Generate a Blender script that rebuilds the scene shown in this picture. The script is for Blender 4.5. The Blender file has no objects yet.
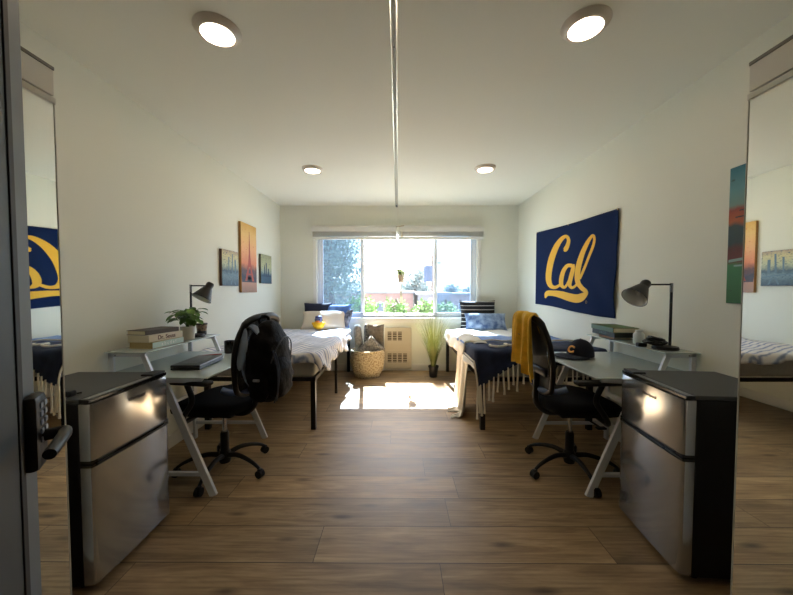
import bpy, bmesh, math, random
from mathutils import Vector, Matrix, Euler
random.seed(7)
PI = math.pi
SC = bpy.context.scene
COL = SC.collection

# ------------------------------------------------------------------ camera
cam_d = bpy.data.cameras.new('camera')
cam = bpy.data.objects.new('camera', cam_d); COL.objects.link(cam)
cam_d.sensor_fit = 'HORIZONTAL'; cam_d.sensor_width = 36.0
cam_d.lens = 36.0 * 330 / 793
cam_d.shift_y = 4.0 / 793
cam_d.clip_start = 0.02; cam_d.clip_end = 400
cam.location = (0, 0, 1.3)
cam.rotation_euler = (math.radians(90 - 2), 0, math.radians(0.26))
SC.camera = cam

# ------------------------------------------------------------------ world, sun, exposure
SC.view_settings.view_transform = 'Standard'
SC.view_settings.look = 'None'
SC.view_settings.gamma = 1
SC.view_settings.use_curve_mapping = False
SC.view_settings.exposure = 2.0
w = bpy.data.worlds.new('sky'); SC.world = w; w.use_nodes = True
wn = w.node_tree; wn.nodes.clear()
wo = wn.nodes.new('ShaderNodeOutputWorld'); wb = wn.nodes.new('ShaderNodeBackground')
sk = wn.nodes.new('ShaderNodeTexSky'); sk.sky_type = 'NISHITA'; sk.sun_disc = False
sk.sun_elevation = math.radians(50); sk.sun_rotation = math.radians(-5)
sk.air_density = 1.0; sk.dust_density = 3.0; sk.ozone_density = 1.0
wh = wn.nodes.new('ShaderNodeMixRGB'); wh.blend_type = 'MIX'; wh.inputs[0].default_value = 0.35
wh.inputs[2].default_value = (9, 9.3, 9.6, 1)
wn.links.new(sk.outputs[0], wh.inputs[1]); wn.links.new(wh.outputs[0], wb.inputs[0])
wb.inputs[1].default_value = 0.23
wn.links.new(wb.outputs[0], wo.inputs[0])
sun_d = bpy.data.lights.new('sun', 'SUN'); sun_d.energy = 24; sun_d.angle = 0.009; sun_d.color = (1, 0.95, 0.86)
sun = bpy.data.objects.new('sun', sun_d); COL.objects.link(sun)
sun.rotation_euler = Vector((0.095, -1, -1.2)).to_track_quat('-Z', 'Y').to_euler()
sun.location = (0, 12, 12)

# ------------------------------------------------------------------ materials
def lin(c):
    return tuple(((v/255)/12.92 if v/255 <= .04045 else (((v/255)+.055)/1.055)**2.4) for v in c) + (1,)
MATS = {}
def mat(name, rgb, rough=.6, metal=0, var=0.0, vscale=8, bump=0.0, bscale=60, emit=None, estr=0, spec=None, rgb2=None, coat=0, sheen=0, stretch=None):
    if name in MATS: return MATS[name]
    m = bpy.data.materials.new(name); m.use_nodes = True; nt = m.node_tree
    b = nt.nodes['Principled BSDF']
    c = lin(rgb)
    b.inputs['Base Color'].default_value = c
    b.inputs['Roughness'].default_value = rough; b.inputs['Metallic'].default_value = metal
    if spec is not None: b.inputs['Specular IOR Level'].default_value = spec
    if coat: b.inputs['Coat Weight'].default_value = coat; b.inputs['Coat Roughness'].default_value = .08
    if sheen: b.inputs['Sheen Weight'].default_value = sheen
    tc = nt.nodes.new('ShaderNodeTexCoord'); src = tc.outputs['Object']
    if stretch:
        mp = nt.nodes.new('ShaderNodeMapping'); mp.inputs['Scale'].default_value = stretch
        nt.links.new(src, mp.inputs[0]); src = mp.outputs[0]
    if var or rgb2:
        n = nt.nodes.new('ShaderNodeTexNoise'); n.inputs['Scale'].default_value = vscale; n.inputs['Detail'].default_value = 5
        nt.links.new(src, n.inputs['Vector'])
        r = nt.nodes.new('ShaderNodeValToRGB')
        c2 = lin(rgb2) if rgb2 else tuple(min(1, v*(1+var)) for v in c[:3]) + (1,)
        c1 = c if rgb2 else tuple(v*(1-var) for v in c[:3]) + (1,)
        r.color_ramp.elements[0].color = c1; r.color_ramp.elements[1].color = c2
        r.color_ramp.elements[0].position = .35; r.color_ramp.elements[1].position = .65
        nt.links.new(n.outputs['Fac'], r.inputs[0]); nt.links.new(r.outputs[0], b.inputs['Base Color'])
    if bump:
        n2 = nt.nodes.new('ShaderNodeTexNoise'); n2.inputs['Scale'].default_value = bscale; n2.inputs['Detail'].default_value = 3
        nt.links.new(src, n2.inputs['Vector'])
        bp = nt.nodes.new('ShaderNodeBump'); bp.inputs['Strength'].default_value = bump; bp.inputs['Distance'].default_value = .01
        nt.links.new(n2.outputs['Fac'], bp.inputs['Height']); nt.links.new(bp.outputs[0], b.inputs['Normal'])
    if emit:
        b.inputs['Emission Color'].default_value = lin(emit); b.inputs['Emission Strength'].default_value = estr
    MATS[name] = m
    return m

def glassy(name, tint, alpha, rough=.02, body=None, bodyfac=0.0, f0=.035):
    """thin pane: mostly clear, with a mirror-like fresnel reflection and an optional diffuse body"""
    m = bpy.data.materials.new(name); m.use_nodes = True; nt = m.node_tree; nt.nodes.clear()
    o = nt.nodes.new('ShaderNodeOutputMaterial'); t = nt.nodes.new('ShaderNodeBsdfTransparent')
    t.inputs[0].default_value = tint + (1,)
    g = nt.nodes.new('ShaderNodeBsdfGlossy'); g.inputs['Roughness'].default_value = rough
    lw = nt.nodes.new('ShaderNodeLayerWeight'); lw.inputs['Blend'].default_value = .5
    pw = nt.nodes.new('ShaderNodeMath'); pw.operation = 'POWER'; pw.inputs[1].default_value = 4.5; nt.links.new(lw.outputs['Facing'], pw.inputs[0])
    fr = nt.nodes.new('ShaderNodeMath'); fr.operation = 'MULTIPLY_ADD'; fr.inputs[1].default_value = .9; fr.inputs[2].default_value = f0; nt.links.new(pw.outputs[0], fr.inputs[0])
    base = t.outputs[0]
    if body:
        d = nt.nodes.new('ShaderNodeBsdfDiffuse'); d.inputs[0].default_value = lin(body)
        tr = nt.nodes.new('ShaderNodeBsdfTranslucent'); tr.inputs[0].default_value = lin(body)
        mx = nt.nodes.new('ShaderNodeMixShader'); mx.inputs[0].default_value = .35
        nt.links.new(d.outputs[0], mx.inputs[1]); nt.links.new(tr.outputs[0], mx.inputs[2])
        m2 = nt.nodes.new('ShaderNodeMixShader'); m2.inputs[0].default_value = bodyfac
        nt.links.new(base, m2.inputs[1]); nt.links.new(mx.outputs[0], m2.inputs[2]); base = m2.outputs[0]
    m3 = nt.nodes.new('ShaderNodeMixShader'); nt.links.new(fr.outputs[0], m3.inputs[0])
    nt.links.new(base, m3.inputs[1]); nt.links.new(g.outputs[0], m3.inputs[2]); nt.links.new(m3.outputs[0], o.inputs[0])
    return m

def floor_mat():
    m = bpy.data.materials.new('vinyl_planks'); m.use_nodes = True; nt = m.node_tree; N = nt.nodes; L = nt.links
    b = N['Principled BSDF']; b.inputs['Roughness'].default_value = .42; b.inputs['Specular IOR Level'].default_value = .45
    tc = N.new('ShaderNodeTexCoord'); sp = N.new('ShaderNodeSeparateXYZ'); L.new(tc.outputs['Object'], sp.inputs[0])
    def ma(op, a, bb=None):
        n = N.new('ShaderNodeMath'); n.operation = op
        for i, v in enumerate((a, bb)):
            if v is None: continue
            if isinstance(v, (int, float)): n.inputs[i].default_value = v
            else: L.new(v, n.inputs[i])
        return n.outputs[0]
    W, LEN = .245, 1.45
    yy = ma('DIVIDE', ma('SUBTRACT', sp.outputs[1], 1.77 - 20*W), W); row = ma('FLOOR', yy); fy = ma('FRACT', yy)
    wn1 = N.new('ShaderNodeTexWhiteNoise'); wn1.noise_dimensions = '1D'; L.new(row, wn1.inputs['W'])
    xx = ma('ADD', ma('DIVIDE', ma('ADD', sp.outputs[0], 20), LEN), ma('MULTIPLY', wn1.outputs['Value'], 3.0))
    col = ma('FLOOR', xx); fx = ma('FRACT', xx)
    cmb = N.new('ShaderNodeCombineXYZ'); L.new(row, cmb.inputs[0]); L.new(col, cmb.inputs[1])
    wn2 = N.new('ShaderNodeTexWhiteNoise'); wn2.noise_dimensions = '3D'; L.new(cmb.outputs[0], wn2.inputs['Vector'])
    # grain
    gv = N.new('ShaderNodeCombineXYZ')
    L.new(ma('ADD', ma('MULTIPLY', sp.outputs[0], 1.3), ma('MULTIPLY', wn2.outputs['Value'], 40)), gv.inputs[0])
    L.new(ma('ADD', ma('MULTIPLY', sp.outputs[1], 9.0), ma('MULTIPLY', row, 3.7)), gv.inputs[1])
    n1 = N.new('ShaderNodeTexNoise'); n1.inputs['Scale'].default_value = 1.6; n1.inputs['Detail'].default_value = 8; n1.inputs['Roughness'].default_value = .62
    n1.inputs['Distortion'].default_value = .6
    L.new(gv.outputs[0], n1.inputs['Vector'])
    r = N.new('ShaderNodeValToRGB'); e = r.color_ramp.elements
    e[0].position = .28; e[0].color = lin((122, 98, 69)); e[1].position = .75; e[1].color = lin((196, 170, 132))
    e.new(.5).color = lin((161, 135, 100)); L.new(n1.outputs['Fac'], r.inputs[0])
    g2 = N.new('ShaderNodeCombineXYZ'); L.new(ma('ADD', ma('MULTIPLY', sp.outputs[0], 3.0), ma('MULTIPLY', wn2.outputs['Value'], 17)), g2.inputs[0]); L.new(ma('MULTIPLY', sp.outputs[1], 70.0), g2.inputs[1])
    n3 = N.new('ShaderNodeTexNoise'); n3.inputs['Scale'].default_value = 1.0; n3.inputs['Detail'].default_value = 6; L.new(g2.outputs[0], n3.inputs['Vector'])
    r3 = N.new('ShaderNodeValToRGB'); r3.color_ramp.elements[0].position = .3; r3.color_ramp.elements[0].color = (.72, .70, .68, 1); r3.color_ramp.elements[1].position = .6; r3.color_ramp.elements[1].color = (1.06, 1.06, 1.06, 1); L.new(n3.outputs['Fac'], r3.inputs[0])
    mg = N.new('ShaderNodeMixRGB'); mg.blend_type = 'MULTIPLY'; mg.inputs[0].default_value = 1; L.new(r.outputs[0], mg.inputs[1]); L.new(r3.outputs[0], mg.inputs[2])
    # knots
    kv = N.new('ShaderNodeCombineXYZ'); L.new(ma('MULTIPLY', sp.outputs[0], 1.0), kv.inputs[0]); L.new(ma('MULTIPLY', sp.outputs[1], 3.2), kv.inputs[1])
    vo = N.new('ShaderNodeTexVoronoi'); vo.inputs['Scale'].default_value = 2.1; L.new(kv.outputs[0], vo.inputs['Vector'])
    kr = N.new('ShaderNodeValToRGB'); kr.color_ramp.elements[0].position = .03; kr.color_ramp.elements[0].color = (.22, .18, .16, 1)
    kr.color_ramp.elements[1].position = .17; kr.color_ramp.elements[1].color = (1, 1, 1, 1); L.new(vo.outputs['Distance'], kr.inputs[0])
    mk = N.new('ShaderNodeMixRGB'); mk.blend_type = 'MULTIPLY'; mk.inputs[0].default_value = .8; L.new(mg.outputs[0], mk.inputs[1]); L.new(kr.outputs[0], mk.inputs[2])
    # plank tone
    pt = N.new('ShaderNodeValToRGB'); pt.color_ramp.elements[0].color = (.66, .66, .68, 1); pt.color_ramp.elements[1].color = (1.12, 1.08, 1.02, 1)
    L.new(wn2.outputs['Value'], pt.inputs[0])
    mt = N.new('ShaderNodeMixRGB'); mt.blend_type = 'MULTIPLY'; mt.inputs[0].default_value = 1; L.new(mk.outputs[0], mt.inputs[1]); L.new(pt.outputs[0], mt.inputs[2])
    # seams
    s1 = ma('LESS_THAN', fy, .018); s2 = ma('LESS_THAN', fx, .0022); sm = ma('MAXIMUM', s1, s2)
    ms = N.new('ShaderNodeMixRGB'); L.new(sm, ms.inputs[0]); L.new(mt.outputs[0], ms.inputs[1]); ms.inputs[2].default_value = lin((62, 46, 33))
    L.new(ms.outputs[0], b.inputs['Base Color'])
    bp = N.new('ShaderNodeBump'); bp.inputs['Strength'].default_value = .12; bp.inputs['Distance'].default_value = .004
    L.new(n1.outputs['Fac'], bp.inputs['Height']); L.new(bp.outputs[0], b.inputs['Normal'])
    rr = N.new('ShaderNodeMapRange'); rr.inputs['To Min'].default_value = .36; rr.inputs['To Max'].default_value = .52
    L.new(n1.outputs['Fac'], rr.inputs['Value']); L.new(rr.outputs[0], b.inputs['Roughness'])
    return m

M_WALL = mat('wall_paint', (228, 228, 214), .72, bump=.04, bscale=90)
M_CEIL = mat('ceiling_paint', (228, 228, 215), .8, bump=.05, bscale=120)
M_TRIM = mat('white_trim', (232, 230, 222), .45)
M_FLOOR = floor_mat()
M_BLACK = mat('black_plastic', (11, 11, 12), .42, spec=.35)
M_BLACKM = mat('black_metal', (20, 18, 18), .38, metal=.3)
M_DARKGLOSS = mat('dark_gloss', (12, 12, 13), .15)
M_WHITEM = mat('white_metal', (222, 224, 226), .35)
M_VINYL = mat('window_vinyl', (222, 228, 236), .4)
M_GLASS = glassy('window_glass', (.96, .98, 1.0), 1, body=(225, 232, 240), bodyfac=.008)
M_SCREEN = glassy('screened_glass', (.52, .62, .74), 1, rough=.05, body=(190, 214, 240), bodyfac=.035)
M_DESKGLASS = glassy('frosted_desk_glass', (.75, .88, .88), 1, rough=.04, body=(226, 237, 233), bodyfac=.93, f0=.09)

# ------------------------------------------------------------------ mesh helpers
ORG = {}
class MB:
    def __init__(s): s.bm = bmesh.new()
    def _add(s, tmp, M=None):
        if M is not None: bmesh.ops.transform(tmp, matrix=M, verts=tmp.verts)
        me = bpy.data.meshes.new('t'); tmp.to_mesh(me); tmp.free(); s.bm.from_mesh(me); bpy.data.meshes.remove(me)
    def box(s, lo, hi, bev=0, M=None, seg=2):
        t = bmesh.new(); bmesh.ops.create_cube(t, size=1)
        sz = [max(1e-5, hi[i]-lo[i]) for i in range(3)]
        for v in t.verts: v.co = Vector(((v.co.x+.5)*sz[0]+lo[0], (v.co.y+.5)*sz[1]+lo[1], (v.co.z+.5)*sz[2]+lo[2]))
        if bev: bmesh.ops.bevel(t, geom=t.edges[:], offset=min(bev, min(sz)*.45), segments=seg, affect='EDGES', profile=.5)
        s._add(t, M); return s
    def hexa(s, pts, bev=0):
        """8 corners: bottom four then top four, same winding"""
        t = bmesh.new(); vs = [t.verts.new(p) for p in pts]
        for f in ((3,2,1,0),(4,5,6,7),(0,1,5,4),(1,2,6,5),(2,3,7,6),(3,0,4,7)): t.faces.new([vs[i] for i in f])
        if bev: bmesh.ops.bevel(t, geom=t.edges[:], offset=bev, segments=2, affect='EDGES')
        s._add(t); return s
    def bar(s, a, b, wx, wy, up=(0,0,1), bev=.002):
        a, b = Vector(a), Vector(b); d = (b-a); L = d.length; d.normalize()
        u = Vector(up)
        if abs(u.dot(d)) > .99: u = Vector((0,1,0))
        x = d.cross(u).normalized(); y = x.cross(d).normalized()
        M = Matrix((x, y, d)).transposed().to_4x4(); M.translation = a
        return s.box((-wx/2, -wy/2, 0), (wx/2, wy/2, L), bev, M)
    def tube(s, pts, r, n=10, cap=True, closed=False):
        pts = [Vector(p) for p in pts]; k = len(pts)
        rs = r if isinstance(r, (list, tuple)) else [r]*k
        t = bmesh.new(); rings = []; prev = None
        for i, p in enumerate(pts):
            if closed: d = (pts[(i+1) % k]-pts[i-1])
            else: d = pts[min(i+1, k-1)]-pts[max(i-1, 0)]
            d.normalize()
            if prev is None:
                x = d.cross(Vector((0,0,1)))
                if x.length < .05: x = d.cross(Vector((0,1,0)))
            else: x = prev - d*prev.dot(d)
            x.normalize(); prev = x; y = d.cross(x)
            rings.append([t.verts.new(p + (x*math.cos(2*PI*j/n)+y*math.sin(2*PI*j/n))*rs[i]) for j in range(n)])
        m = k if closed else k-1
        for i in range(m):
            A, B = rings[i], rings[(i+1) % k]
            for j in range(n): t.faces.new((A[j], A[(j+1)%n], B[(j+1)%n], B[j]))
        if cap and not closed: t.faces.new(rings[0][::-1]); t.faces.new(rings[-1])
        bmesh.ops.recalc_face_normals(t, faces=t.faces)
        s._add(t); return s
    def lathe(s, prof, c=(0,0,0), n=28, M=None, closed=False):
        """prof: list of (r,z)"""
        t = bmesh.new(); rings = []
        for r, z in prof:
            if r < 1e-5: rings.append([t.verts.new((c[0], c[1], c[2]+z))])
            else: rings.append([t.verts.new((c[0]+r*math.cos(2*PI*j/n), c[1]+r*math.sin(2*PI*j/n), c[2]+z)) for j in range(n)])
        for A, B in zip(rings[:-1], rings[1:]):
            for j in range(n):
                a, a2, b, b2 = A[j%len(A)], A[(j+1)%len(A)], B[j%len(B)], B[(j+1)%len(B)]
                f = []
                for v in (a, a2, b2, b):
                    if v not in f: f.append(v)
                if len(f) > 2: t.faces.new(f)
        bmesh.ops.recalc_face_normals(t, faces=t.faces)
        s._add(t, M); return s
    def grid(s, fn, nu, nv, thick=0, wrap=False):
        t = bmesh.new(); g = [[t.verts.new(fn(i/nu, j/nv)) for j in range(nv+1)] for i in range(nu+1)]
        for i in range(nu):
            for j in range(nv): t.faces.new((g[i][j], g[i+1][j], g[i+1][j+1], g[i][j+1]))
        if wrap: bmesh.ops.remove_doubles(t, verts=t.verts, dist=1e-5)
        bmesh.ops.recalc_face_normals(t, faces=t.faces)
        if thick:
            bmesh.ops.solidify(t, geom=t.faces[:], thickness=thick)
        s._add(t); return s
    def ell(s, c, r, M=None, seg=20, rings=12, fn=None):
        t = bmesh.new(); bmesh.ops.create_uvsphere(t, u_segments=seg, v_segments=rings, radius=1)
        for v in t.verts:
            if fn: v.co = fn(v.co.copy())
            v.co = Vector((v.co.x*r[0], v.co.y*r[1], v.co.z*r[2]))
        MM = Matrix.Translation(c) @ (M if M is not None else Matrix.Identity(4))
        s._add(t, MM); return s
    def pillow(s, w, h, th, M, n=16, noise=.0):
        for sg in (1, -1):
            def f(u, v, sg=sg):
                a, b = u*2-1, v*2-1
                k = 1 - .07*(1-b*b)*abs(a)**3; k2 = 1 - .07*(1-a*a)*abs(b)**3
                z = th/2*max(0, (1-a**4))**.55*max(0, (1-b**4))**.55*sg
                z += noise*math.sin(7*a+3*b)*math.cos(5*b-2*a)*(1-a*a)*(1-b*b)
                return Vector((a*w/2*k, b*h/2*k2, z))
            t = bmesh.new(); g = [[t.verts.new(M @ f(i/n, j/n)) for j in range(n+1)] for i in range(n+1)]
            for i in range(n):
                for j in range(n):
                    q = (g[i][j], g[i+1][j], g[i+1][j+1], g[i][j+1])
                    t.faces.new(q if sg > 0 else q[::-1])
            s._add(t)
        bmesh.ops.remove_doubles(s.bm, verts=s.bm.verts, dist=1e-4)
        return s
    def prism(s, poly, M, th):
        """poly in the local xy plane, extruded th along local z"""
        t = bmesh.new(); a = [t.verts.new((x, y, 0)) for x, y in poly]; b = [t.verts.new((x, y, th)) for x, y in poly]
        n = len(poly)
        t.faces.new(a[::-1]); t.faces.new(b)
        for i in range(n): t.faces.new((a[i], a[(i+1)%n], b[(i+1)%n], b[i]))
        bmesh.ops.triangulate(t, faces=[f for f in t.faces if len(f.verts) > 4])
        s._add(t, M); return s
    def build(s, name, m, parent=None, smooth=False, angle=40, mats=None):
        bm = s.bm
        if parent is not None:
            o0 = ORG.get(parent, Vector((0,0,0)))
            if o0.length: bmesh.ops.translate(bm, vec=-o0, verts=bm.verts)
        me = bpy.data.meshes.new(name); bm.to_mesh(me); bm.free()
        me.materials.append(m)
        for q in (mats or []): me.materials.append(q)
        if smooth:
            me.polygons.foreach_set('use_smooth', [True]*len(me.polygons))
            try: me.set_sharp_from_angle(angle=math.radians(angle))
            except Exception: pass
        o = bpy.data.objects.new(name, me); COL.objects.link(o)
        if parent is not None: o.parent = parent; ORG[o] = ORG.get(parent, Vector((0,0,0)))
        return o

def thing(name, label, cat, loc=(0,0,0), group=None, local=False, rotz=0):
    o = bpy.data.objects.new(name, None); COL.objects.link(o); o.empty_display_size = .05
    o.location = loc; o.rotation_euler = (0, 0, rotz)
    o['label'] = label; o['category'] = cat
    if group: o['group'] = group
    ORG[o] = Vector((0,0,0)) if local else Vector(loc)
    return o
def tag(o, label, cat, group=None, kind=None):
    o['label'] = label; o['category'] = cat
    if group: o['group'] = group
    if kind: o['kind'] = kind
    return o
def struct(name, mb, m, label=None, cat=None, parent=None, **k):
    o = mb.build(name, m, parent, **k)
    if parent is None:
        o['kind'] = 'structure'
        if label: o['label'] = label; o['category'] = cat
    return o
def T(x, y, z, rx=0, ry=0, rz=0):
    return Matrix.Translation((x, y, z)) @ Euler((rx, ry, rz)).to_matrix().to_4x4()
def text_mb(txt, size, M, th=.001, bold=0.0):
    cu = bpy.data.curves.new('t', 'FONT'); cu.body = txt; cu.size = size; cu.extrude = th/2; cu.align_x = 'CENTER'; cu.align_y = 'CENTER'
    cu.offset = bold
    o = bpy.data.objects.new('t', cu); COL.objects.link(o)
    dg = bpy.context.evaluated_depsgraph_get(); dg.update()
    me = bpy.data.meshes.new_from_object(o.evaluated_get(dg)); mb = MB(); mb.bm.from_mesh(me)
    bmesh.ops.transform(mb.bm, matrix=M, verts=mb.bm.verts)
    bpy.data.objects.remove(o); bpy.data.curves.remove(cu); bpy.data.meshes.remove(me)
    return mb
def cr(pts, k=6):
    """Catmull-Rom through tuples of any length"""
    out = []; P = [pts[0]] + list(pts) + [pts[-1]]
    for i in range(1, len(P)-2):
        for j in range(k):
            t = j/k; a, b, c, d = P[i-1], P[i], P[i+1], P[i+2]
            out.append(tuple(.5*((2*b[q]) + (-a[q]+c[q])*t + (2*a[q]-5*b[q]+4*c[q]-d[q])*t*t + (-a[q]+3*b[q]-3*c[q]+d[q])*t**3) for q in range(len(b))))
    out.append(tuple(pts[-1])); return out

# ------------------------------------------------------------------ room shell
XL, XR, YB, YF, ZC = -1.88, 1.91, 5.29, -0.62, 2.64
WX0, WX1, WZ0, WZ1 = -1.30, 1.26, .855, 2.27
TH = .14
struct('floor', MB().box((XL-TH, -2.6, -.12), (XR+TH, YB+TH, 0)), M_FLOOR)
struct('ceiling', MB().box((XL-TH, -2.6, ZC), (XR+TH, YB+TH, ZC+.12)), M_CEIL)
struct('wall_left', MB().box((XL-TH, -2.6, 0), (XL, YB+TH, ZC)), M_WALL)
struct('wall_right', MB().box((XR, -2.6, 0), (XR+TH, YB+TH, ZC)), M_WALL)
wb_ = MB()
wb_.box((XL, YB, 0), (WX0, YB+TH, ZC)); wb_.box((WX1, YB, 0), (XR, YB+TH, ZC))
wb_.box((WX0, YB, 0), (WX1, YB+TH, WZ0)); wb_.box((WX0, YB, WZ1), (WX1, YB+TH, ZC))
struct('wall_back', wb_, M_WALL)
wf = MB(); wf.box((XL, YF-.12, 0), (-.46, YF, ZC)); wf.box((.5, YF-.12, 0), (XR, YF, ZC)); wf.box((-.46, YF-.12, 2.1), (.5, YF, ZC))
struct('wall_front', wf, M_WALL)
struct('wall_corridor', MB().box((XL, -2.6, 0), (XR, -2.48, ZC)), M_WALL)
def baseboard(name, lo, hi):
    b = MB().box(lo, hi, .004); struct(name, b, M_TRIM)
baseboard('baseboard_left', (XL, 1.15, 0), (XL+.014, YB, .11))
baseboard('baseboard_right', (XR-.014, 1.15, 0), (XR, YB, .11))
bb = MB(); bb.box((XL+.014, YB-.014, 0), (-.225, YB, .11), .004); bb.box((.225, YB-.014, 0), (XR-.014, YB, .11), .004)
struct('baseboard_back', bb, M_TRIM)

# window: three lites in a white vinyl frame (screens over the two side ones)
win = struct('window_1', MB().box((WX0, YB+.06, WZ0), (WX0+.05, YB+.13, WZ1), .004).box((WX1-.05, YB+.06, WZ0), (WX1, YB+.13, WZ1), .004)
    .box((WX0, YB+.06, WZ0), (WX1, YB+.13, WZ0+.045), .004).box((WX0, YB+.06, WZ1-.05), (WX1, YB+.13, WZ1), .004), M_VINYL,
    'wide white three-lite window in the back wall', 'window')
for x0, x1, scr in ((WX0+.05, -.57, True), (-.57, .60, False), (.60, WX1-.05, True)):
    f = .035 if scr else .018
    y0 = YB+.075 if scr else YB+.095
    sash = MB()
    sash.box((x0, y0, WZ0+.045), (x0+f, y0+.03, WZ1-.05), .003); sash.box((x1-f, y0, WZ0+.045), (x1, y0+.03, WZ1-.05), .003)
    sash.box((x0, y0, WZ0+.045), (x1, y0+.03, WZ0+.045+f), .003); sash.box((x0, y0, WZ1-.05-f), (x1, y0+.03, WZ1-.05), .003)
    so = sash.build('sash', M_VINYL, win)
    MB().box((x0+f, y0+.012, WZ0+.045+f), (x1-f, y0+.016, WZ1-.05-f)).build('pane', M_SCREEN if scr else M_GLASS, so)
struct('trim_1', MB().box((WX0-.06, YB-.016, WZ0-.035), (WX1+.06, YB+.06, WZ0), .004).box((WX0-.03, YB-.012, WZ0-.085), (WX1+.03, YB, WZ0-.035), .003), M_TRIM)
cs = MB(); cs.box((WX0-.055, YB-.014, WZ0), (WX0, YB, WZ1+.06), .003); cs.box((WX1, YB-.014, WZ0), (WX1+.055, YB, WZ1+.06), .003)
cs.box((WX0, YB-.014, WZ1), (WX1, YB, WZ1+.06), .003)
struct('trim_2', cs, M_TRIM)

# ------------------------------------------------------------------ entry door (open, at the left edge)
M_DOOR = mat('door_grey_paint', (100, 106, 112), .5, var=.04)
M_DOOR2 = mat('door_slate_paint', (52, 62, 66), .5, var=.05)
M_DSTRIP = mat('strip_black', (10, 10, 11), .6)
F = Vector((-.845, .755, 0)); Hh = Vector((-.335, 0.0, 0)); u = (Hh-F).normalized(); nrm = Vector((-u.y, u.x, 0))
if nrm.x < 0: nrm = -nrm
DM = Matrix((u, nrm, Vector((0,0,1)))).transposed().to_4x4(); DM.translation = F     # local x: from free edge to hinge, y: into the room, z up
dm = MB().box((0, -.045, .012), (.90, 0, 2.06), .002, DM)
door = struct('door_1', dm, M_DOOR, 'grey entry door standing open at the left', 'door')
MB().box((.088, 0, .012), (.112, .006, 2.06), .001, DM).build('door_strip', M_DSTRIP, door)  # black vertical strip along the door face
MB().box((.112, 0, .012), (.895, .003, 2.06), 0, DM).build('door_panel', M_DOOR2, door)
# keypad lock and lever
lk = MB().box((.022, 0, .905), (.088, .026, 1.07), .010, DM).build('door_lock', M_BLACK, door, smooth=True)
kp = MB()
for i in range(5):
    for j in range(2): kp.box((.034+j*.026, .026, .965+i*.019), (.048+j*.026, .029, .977+i*.019), .002, DM)
kp.build('keypad_button', mat('keypad_grey', (120, 132, 148), .35), lk)
hd = MB(); P = lambda x, y, z: DM @ Vector((x, y, z))
hd.tube([P(.055, .02, .975), P(.055, .060, .977)], .013, 14)
hd.tube([P(.052, .060, .977), P(.075, .064, .977), P(.12, .064, .975), P(.175, .062, .972)], [.012, .0125, .012, .011], 14)
hd.build('door_handle', M_BLACKM, door, smooth=True)

# ------------------------------------------------------------------ mirrored wardrobes
M_MIR = mat('mirror_silver', (243, 246, 243), .012, metal=1)
M_WBODY = mat('wardrobe_white', (214, 212, 202), .5)
M_EDGE = mat('edge_shade_grey', (112, 110, 102), .35, metal=.6)
def wardrobe(s, label):
    xf = 1.16; y0, y1 = -.55, (1.125 if s > 0 else 1.137)
    t = thing('mirrored_wardrobe', label, 'wardrobe', (s*1.5, .3, 0), 'mirrored wardrobes either side of the entry')
    def bx(mb, x0, x1, a, b, z0, z1, bev=0):
        mb.box((min(s*x0, s*x1), a, z0), (max(s*x0, s*x1), b, z1), bev); return mb
    bx(MB(), xf+.02, 1.885, y0, y1-.004, 0, 2.035).build('body', M_WBODY, t)
    bx(MB(), xf+.003, xf+.02, y0, y1-.002, 1.955, 2.04, .002).build('fascia', M_WBODY, t)
    bx(MB(), xf+.001, xf+.03, y0, y1, 2.04, 2.052, .002).build('shaded_top_edge', M_EDGE, t)  # dark strip paints the shadow along the wardrobe's top edge
    for k, (a, b) in enumerate(((y0, .29), (.292, y1))):
        d = bx(MB(), xf+.006, xf+.02, a, b, .02, 1.95).build('mirror_door', M_MIR, t)
        fr = MB()
        bx(fr, xf, xf+.01, a, b, 1.928, 1.948, .001); bx(fr, xf, xf+.01, a, b, .012, .03, .001)
        bx(fr, xf+.004, xf+.01, b-.0025, b, .02, 1.948); 
        fr.build('door_frame', mat('satin_trim', (206, 204, 192), .4), d)
    return t
wardrobe(-1, 'mirrored wardrobe behind the open entry door, reflecting the blue flag')
wardrobe(1, 'mirrored wardrobe at the right edge, reflecting a small city canvas')

# ------------------------------------------------------------------ ceiling fittings
M_LTRIM = mat('light_trim', (232, 222, 210), .4)
M_LENS = mat('light_lens', (255, 240, 225), .3, emit=(255, 226, 196), estr=9)
for x, y, lab in ((-.93, 1.745, 'round white ceiling light above the left refrigerator, nearest on the left'), (.945, 1.715, 'round white ceiling light above the right refrigerator, nearest on the right'),
               (-.945, 3.69, 'small round ceiling light far away, above the left bed side'), (.955, 3.67, 'small round ceiling light far away, above the right bed side')):
    t = thing('ceiling_light', lab, 'ceiling light', (x, y, ZC), 'recessed ceiling lights')
    MB().lathe([(.08, -.028), (.085, -.030), (.094, -.027), (.114, -.004), (.114, 0), (.05, 0)], (x, y, ZC), 36).build('trim_ring', M_LTRIM, t, smooth=True, angle=60)
    MB().lathe([(0, -.026), (.08, -.026), (.08, -.022), (0, -.022)], (x, y, ZC), 36).build('lens', M_LENS, t)
t = thing('ceiling_track', 'long narrow white metal curtain track running along the ceiling centre', 'track', (-.02, 3, ZC))
M_TRK = mat('track_white', (240, 242, 232), .22, metal=.55)
tr = MB(); tr.box((-.042, .6, ZC-.018), (-.032, YB-.005, ZC), .002); tr.box((-.012, .6, ZC-.018), (-.002, YB-.005, ZC), .002)
tr.build('rail', M_TRK, t)
MB().box((-.032, .6, ZC-.006), (-.012, YB-.005, ZC)).build('channel', mat('track_grey', (150, 150, 140), .5), t)
MB().box((-.034, YB-.05, ZC-.03), (-.006, YB-.004, ZC-.002), .003).build('end_cap', mat('track_dark', (90, 92, 84), .5), t)
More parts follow.
